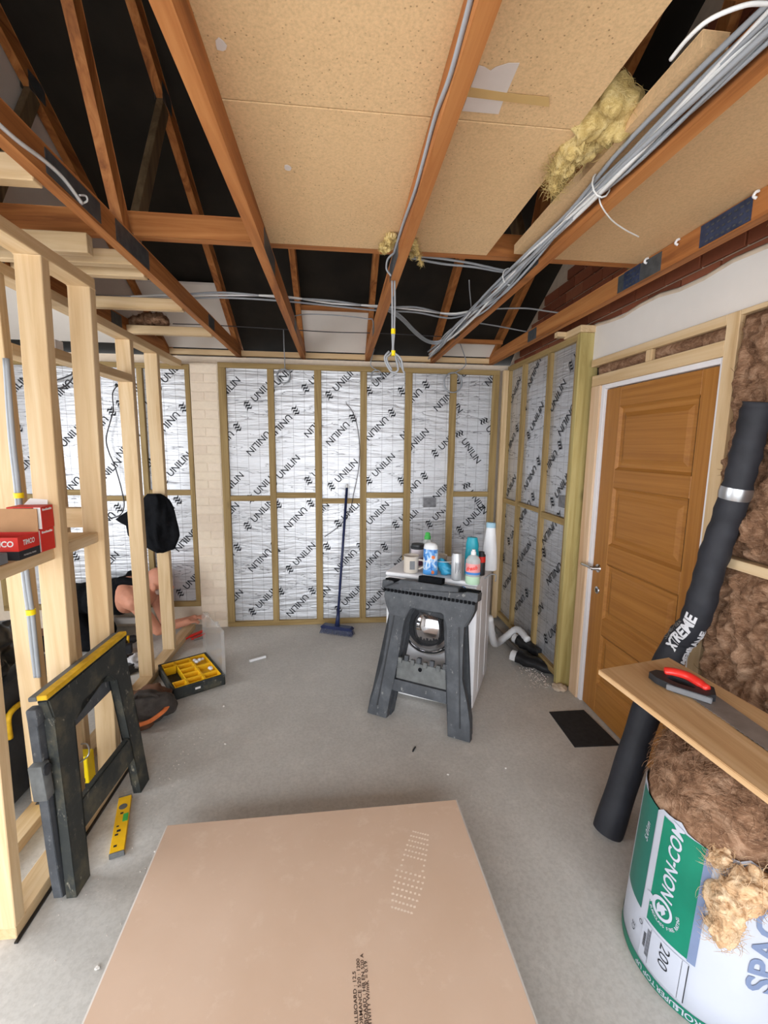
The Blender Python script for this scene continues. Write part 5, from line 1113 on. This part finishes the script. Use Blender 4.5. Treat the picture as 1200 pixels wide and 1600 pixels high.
duct(onz(808, 1026, .055), onz(868, 1048, .05), .055, .045, 'black plastic duct with a white end lying on the floor under the foil wall'); duct(onz(810, 1000, .10), onz(846, 1022, .09), .048, .045, 'upper black plastic duct with a white end tucked under the foil wall')
bag('rubble_heap', 'small heap of broken mortar at the foot of the greenish post', (1.52, 2.73, .015), (.05, .05, .022), 'mortar', 21, .5, 'rubble', freq=2)

# ================================================================== CABLES
def cable(pts, r, mat, label, group=None, k=6, name='electric_cable', n=7):
    b = NB(); tube(b, path(pts, k), r, n); return one(name, b, mat, label, 'cable', group, True)
BG = 'grey cables bundled along the truss'
for i in range(11):
    a = random.uniform(0, 6.28); rr = random.uniform(.2, 1); dx, dz = .020*rr*math.cos(a), .030*rr*math.sin(a); pts = []
    for j, y in enumerate((.5, .75, 1.0, 1.3, 1.6, 1.9, 2.2, 2.5, 2.8, 3.1, 3.4, 3.7, 4.0)):
        wob = .007*math.sin(j*1.9+i*2.1); wz = .010*math.sin(j*1.3+i*1.7); s = 1.0 if j % 4 else .6
        pts.append((.806+dx*s*(1+(y > 2.2)*.6)+wob*.7, y, 2.455+dz*s+wz-(y > 2.1)*.02*math.sin((y-2.1)*2.2+i)))
    cable(pts, .0052 if i % 3 else .0066, 'cable_grey' if i % 4 else 'cable_white', 'grey cable in the thick bundle clipped along the truss', BG, 5)
for (px, py) in ((938, 305), (795, 428)):
    q = onx(px, py, .806); b = NB(); pts = [(.806+.029*math.cos(t*.5236), q.y+.008*math.sin(t*.5236), 2.455+.040*math.sin(t*.5236)) for t in range(13)]; tube(b, pts, .0028, 6, caps=False)
    one('cable_tie', b, 'cable_white', {938: 'white cable tie with a long tail around the cable bundle', 795: 'white cable tie where the side cables join the bundle'}[px], 'cable tie', smooth=True)
cable([onz(936, 308, 2.43), onz(940, 322, 2.40), onz(955, 343, 2.385), onz(975, 358, 2.38), onz(998, 370, 2.38)], .0022, 'cable_white', 'thin white tail hanging from the tie on the bundle', name='tie_tail')
cable([onz(1200, 6, 2.42), onz(1165, 8, 2.41), onz(1110, 30, 2.40), onz(1075, 60, 2.40), onz(1048, 93, 2.40)], .004, 'cable_white', 'loose white cable end curling away at the top right')
Z5 = 2.512
X_ = 'grey cables crossing above the trusses'
for i, (d0, d1) in enumerate(((0, 0), (4, -2), (8, 5))):
    cable([onz(120, 455+d0, Z5), onz(150, 462+d0, Z5), onz(250, 463+d1, Z5), onz(345, 457+d0, Z5), onz(440, 465+d1, Z5), onz(520, 470+d0, Z5), onz(590, 480+d1, Z5), onz(650, 480+d0, Z5), onz(705, 492+d1, Z5), onz(745, 484, Z5-.01)], .0058, ['cable_grey', 'cable_white', 'cable_grey'][i], 'grey cable crossing left to right above the trusses', X_)
for i in range(2): cable([onz(640, 399+i*3, Z5), onz(690, 404+i*8, Z5), onz(740, 412+i*5, Z5), onz(780, 421+i*3, Z5), onz(800, 424, Z5-.01)], .0055, 'cable_grey', 'grey cable running into the tied bundle beside the yellow wool', 'pair of cables into the tied bundle')
for i in range(3): cable([onz(600, 478+i*2, 2.505), onz(625, 492+i*3, 2.48), onz(650, 517+i*3, 2.46), onz(668, 531+i*2, 2.45), onz(685, 533+i*2, 2.45), onz(705, 524+i*2, 2.46), onz(740, 500, 2.47)], .0052, 'cable_grey', 'grey cable sagging between the trusses right of the hanging tails', 'sagging cables')
cable([onz(270, 506, Z5), onz(330, 508, Z5), onz(400, 512, Z5), onz(450, 515, Z5), onz(520, 519, Z5), onz(600, 521, Z5), onz(690, 526, Z5)], .0034, 'cable_dark', 'thin dark cable crossing low in front of the white boards')
cable([onz(455, 495, Z5), onz(480, 491, Z5), onz(530, 493, Z5), onz(572, 498, Z5), onz(583, 504, 2.48), onz(580, 545, 2.44), onz(577, 580, 2.40)], .0034, 'cable_grey', 'thin grey cable looping above the central white board')
cable([onz(745, 484, Z5), onz(790, 482, Z5), onz(825, 482, Z5), onz(860, 487, Z5), onz(885, 490, Z5)], .0048, 'cable_grey', 'grey cable running right from the bundle to the brick side'); cable([onz(750, 505, Z5), onz(780, 510, Z5), onz(830, 519, Z5), onz(850, 516, Z5), onz(870, 503, Z5), onz(885, 490, Z5)], .0048, 'cable_grey', 'grey cable dipping below and rejoining at the brick side truss')
cable([onz(733, 438, 2.50), onz(734, 455, 2.50), onz(737, 485, 2.50)], .003, 'cable_grey', 'stub of grey cable sticking up from the bundle')
XBf = TL['B']-.018-.005
cable([onx(738, -10, XBf), onx(725, 40, XBf), onx(703, 120, XBf), onx(681, 180, XBf), onx(662, 250, XBf), onx(648, 300, XBf), onx(630, 350, XBf), onx(616, 395, XBf)], .0058, 'cable_grey', 'grey cable clipped along the side of the middle truss'); cable([onx(616, 395, XBf), onx(606, 405, XBf-.02), onx(604, 420, XBf-.02), onx(611, 431, XBf)], .0045, 'cable_grey', 'small loop of grey cable beside the middle truss')
XLf = TL['L']+.018+.005
cable([onx(-20, 178, XLf), onx(0, 196, XLf), onx(30, 222, XLf), onx(70, 252, XLf), onx(100, 280, XLf), onx(128, 318, XLf)], .006, 'cable_white', 'white cable along the truss right of the stud partition'); cable([onx(128, 318, XLf), onx(136, 314, XLf+.01), onx(134, 306, XLf+.01), onx(124, 305, XLf+.005)], .003, 'cable_white', 'small curl at the end of the white cable on the left truss')
# hanging tails under the middle truss
q = onz(614, 437, 2.41); yh = q.y
for i in range(2):
    cable([(q.x+i*.012-.004, yh, 2.405), ony(613+i*4, 480, yh), ony(613+i*3, 520, yh), ony(613+i*2, 548, yh), ony(604+i*22, 560, yh-.01), ony(612+i*18, 578, yh)], .0046, 'cable_grey', ['left', 'right'][i]+' one of two grey tails hanging under the middle truss')
cable([ony(608, 549, yh), ony(601, 560, yh), ony(611, 580, yh), ony(622, 578, yh-.01), ony(618, 555, yh), ony(632, 583, yh)], .005, 'cable_grey', 'folded end of the hanging cable tails, bound low down')
for py, l in ((518, 'upper'), (552, 'lower')):
    b = NB(); q1 = ony(614.5, py-4, yh); q2 = ony(614.5, py+4, yh); tube(b, [q1, q2], .0105, 10); one('tape_wrap', b, 'bright_yellow', l+' yellow tape wrap on the hanging cable tails', 'tape', smooth=40)
def coil(px, py, r, turns, feed, label, yy=3.972):
    c = ony(px, py, yy); pts = []
    for i in range(turns*10+1):
        a = i*2*math.pi/10+1.6; rr = r*(1+.18*math.sin(i*.63)); pts.append((c.x+rr*math.cos(a)*.95+.004*math.sin(i), yy-.003*(i/10 % 4), c.z+rr*math.sin(a)))
    cable([ony(*p, yy) if len(p) == 2 else p for p in feed]+pts, .0042, 'cable_dark' if 0 else 'cable_grey', label, k=3)
coil(445, 588, .058, 4, [(443, 515), (444, 545), (445, 570)], 'small coil of cable hanging against the foil wall left of the broom'); coil(710, 598, .085, 4, [(713, 520), (722, 545), (728, 570)], 'larger coil of cable hanging against the foil wall near the right corner')
coil(590, 588, .05, 2, [(585, 545), (579, 570)], 'tangled cable loop at the top of the foil wall above the middle bay')
cable([ony(*p, 3.985) for p in ((541, 631), (550, 642), (558, 665), (562, 700), (560, 735), (553, 770), (546, 800), (530, 822), (507, 839))], .0032, 'cable_dark', 'thin dark cable tacked down the foil wall beside the broom handle')
cable([ony(*p, 3.985) for p in ((182, 604), (176, 615), (177, 640), (172, 660), (166, 685), (170, 706), (180, 730), (190, 765), (194, 790), (187, 805), (168, 811))], .0048, 'cable_dark', 'dark cable snaking down the foil wall behind the partition')
b = NB(); q = ony(182, 602, 3.985); ico(b, q, (.014, .01, .016), 2); one('cable_end_wrap', b, 'black_plastic', 'taped black end of the cable on the left foil wall', 'cable end', smooth=True)
cable([ony(*p, 3.98) for p in ((72, 597), (95, 592), (112, 585), (118, 582), (108, 598), (95, 606), (72, 606))], .006, 'cable_dark', 'dark looped cable poking through the left foil wall')
# grey tails with yellow tape by the shelf, conduit to the socket box
for i in range(2):
    yy = 1.89; cable([ony(8+i*3, 560, yy), ony(16+i*4, 680, yy), ony(26+i*4, 770, yy), ony(31+i*5, 840, yy), ony(38+i*6, 910, yy), ony(45+i*6, 960, yy), ony(50+i*6, 1010, yy), ony(56+i*5, 1058, yy)], .0085, 'cable_grey', ['left', 'right'][i]+' of two thick grey cables hanging behind the near stud')
for py, px, l in ((774, 29, 'upper'), (956, 48, 'lower')):
    b = NB(); tube(b, [ony(px, py-4, 1.89), ony(px+1, py+4, 1.89)], .0175, 12); one('tape_wrap', b, 'bright_yellow', l+' yellow tape wrap on the thick grey cables behind the near stud', 'tape', smooth=40)
yy = 2.32; q = ony(75, 541, yy); t = thing('metal_socket_box', 'white metal box standing on the partition noggin', 'back box', (q.x, yy, q.z-.045)); b = NB(); box(b, (-.035, 0, 0), (.035, .06, .078), .002); obj('box_body', b, 'white_plastic', t)
b = NB()
for x, z in ((-.018, .04), (.018, .04), (-.018, .016), (.02, .062)): lathe(b, [(.004, 0), (.004, .001)], (x, -.0005, z), 10, axis='-y')
tag(obj('screw_holes', b, 'ink', t), kind='stuff')
cable([ony(58, 455, yy+.03), ony(64, 490, yy+.03), ony(72, 515, yy+.03), ony(76, 532, yy+.03)], .011, 'cable_grey', 'grey conduit dropping to the white metal box', name='conduit')
# ================================================================== LOFT WOOL AND PAPER
tuft('yellow_wool_tuft', 'big yellow wool clump poking through the gap by the cables', [(onz(940, 185, 2.54), (.075, .09, .05)), (onz(915, 215, 2.53), (.065, .07, .05)), (onz(895, 235, 2.50), (.04, .06, .035)), (onz(880, 262, 2.48), (.032, .04, .03)), (onz(866, 285, 2.455), (.016, .022, .03))], 'wool_yellow', 5, .4, 150, .045)
tuft('yellow_wool_tuft', 'yellow wool lump left of the middle truss at the chipboard end', [(onz(611, 374, 2.488), (.022, .034, .016)), (onz(603, 384, 2.484), (.024, .016, .015)), (onz(599, 390, 2.478), (.012, .012, .012))], 'wool_yellow', 9, .8, 40, .022); tuft('yellow_wool_tuft', 'torn yellow wool wisp right of the middle truss', [(onz(648, 383, 2.475), (.012, .016, .018)), (onz(651, 392, 2.46), (.011, .010, .016)), (onz(655, 401, 2.45), (.006, .007, .016)), (onz(658, 411, 2.44), (.003, .004, .012)), (onz(643, 399, 2.452), (.006, .007, .014))], 'wool_yellow', 13, .7, 40, .02)
tuft('yellow_wool_tuft', 'yellow wool edge showing below the truss at the right frame edge', [(V((1.44, 1.40, 2.40)), (.03, .05, .05))], 'wool_yellow', 17, .4, 50, .03)
tuft('brown_wool_scrap', 'dark brown wool scrap lying above the far partition plate', [(onz(225, 503, 2.50), (.10, .07, .04)), (onz(245, 500, 2.50), (.07, .06, .04))], 'wool_brown', 23, .5, 60, .04)
def onchip(px, py): q = onz(px, py, 2.5005); return (q.x, q.y)
pp_ = [onchip(*p) for p in ((722, 173), (779, 178), (786, 158), (812, 98), (795, 98), (775, 104), (766, 110), (757, 104), (748, 102))]
b = NB(); prism(b, pp_, lambda u, v, d: V((u, v, 2.5005-d)), .0008); ps_ = thing('paper_scrap', 'torn white paper scrap taped under the chipboard', 'paper', (pp_[0][0], pp_[0][1], 2.50)); obj('paper', b, 'paper', ps_, world=True)
b = NB(); prism(b, [onchip(*p) for p in ((732, 135), (790, 144), (858, 151), (858, 166), (786, 157), (728, 150))], lambda u, v, d: V((u, v, 2.4995-d)), .0006); obj('brown_tape', b, 'tape', ps_, world=True)
for px, py, r, l in ((345, 70, .014, 'pale plaster dab on the near chipboard sheet'), (450, 262, .012, 'pale plaster dab on the far chipboard sheet')):
    b = NB(); q = onchip(px, py); prism(b, [(q[0]+r*math.cos(a)*random.uniform(.7, 1.1), q[1]+r*1.3*math.sin(a)*random.uniform(.7, 1.1)) for a in [i*.785 for i in range(8)]], lambda u, v, d: V((u, v, 2.501-d)), .0015); one('plaster_dab', b, 'paper', l, 'plaster')
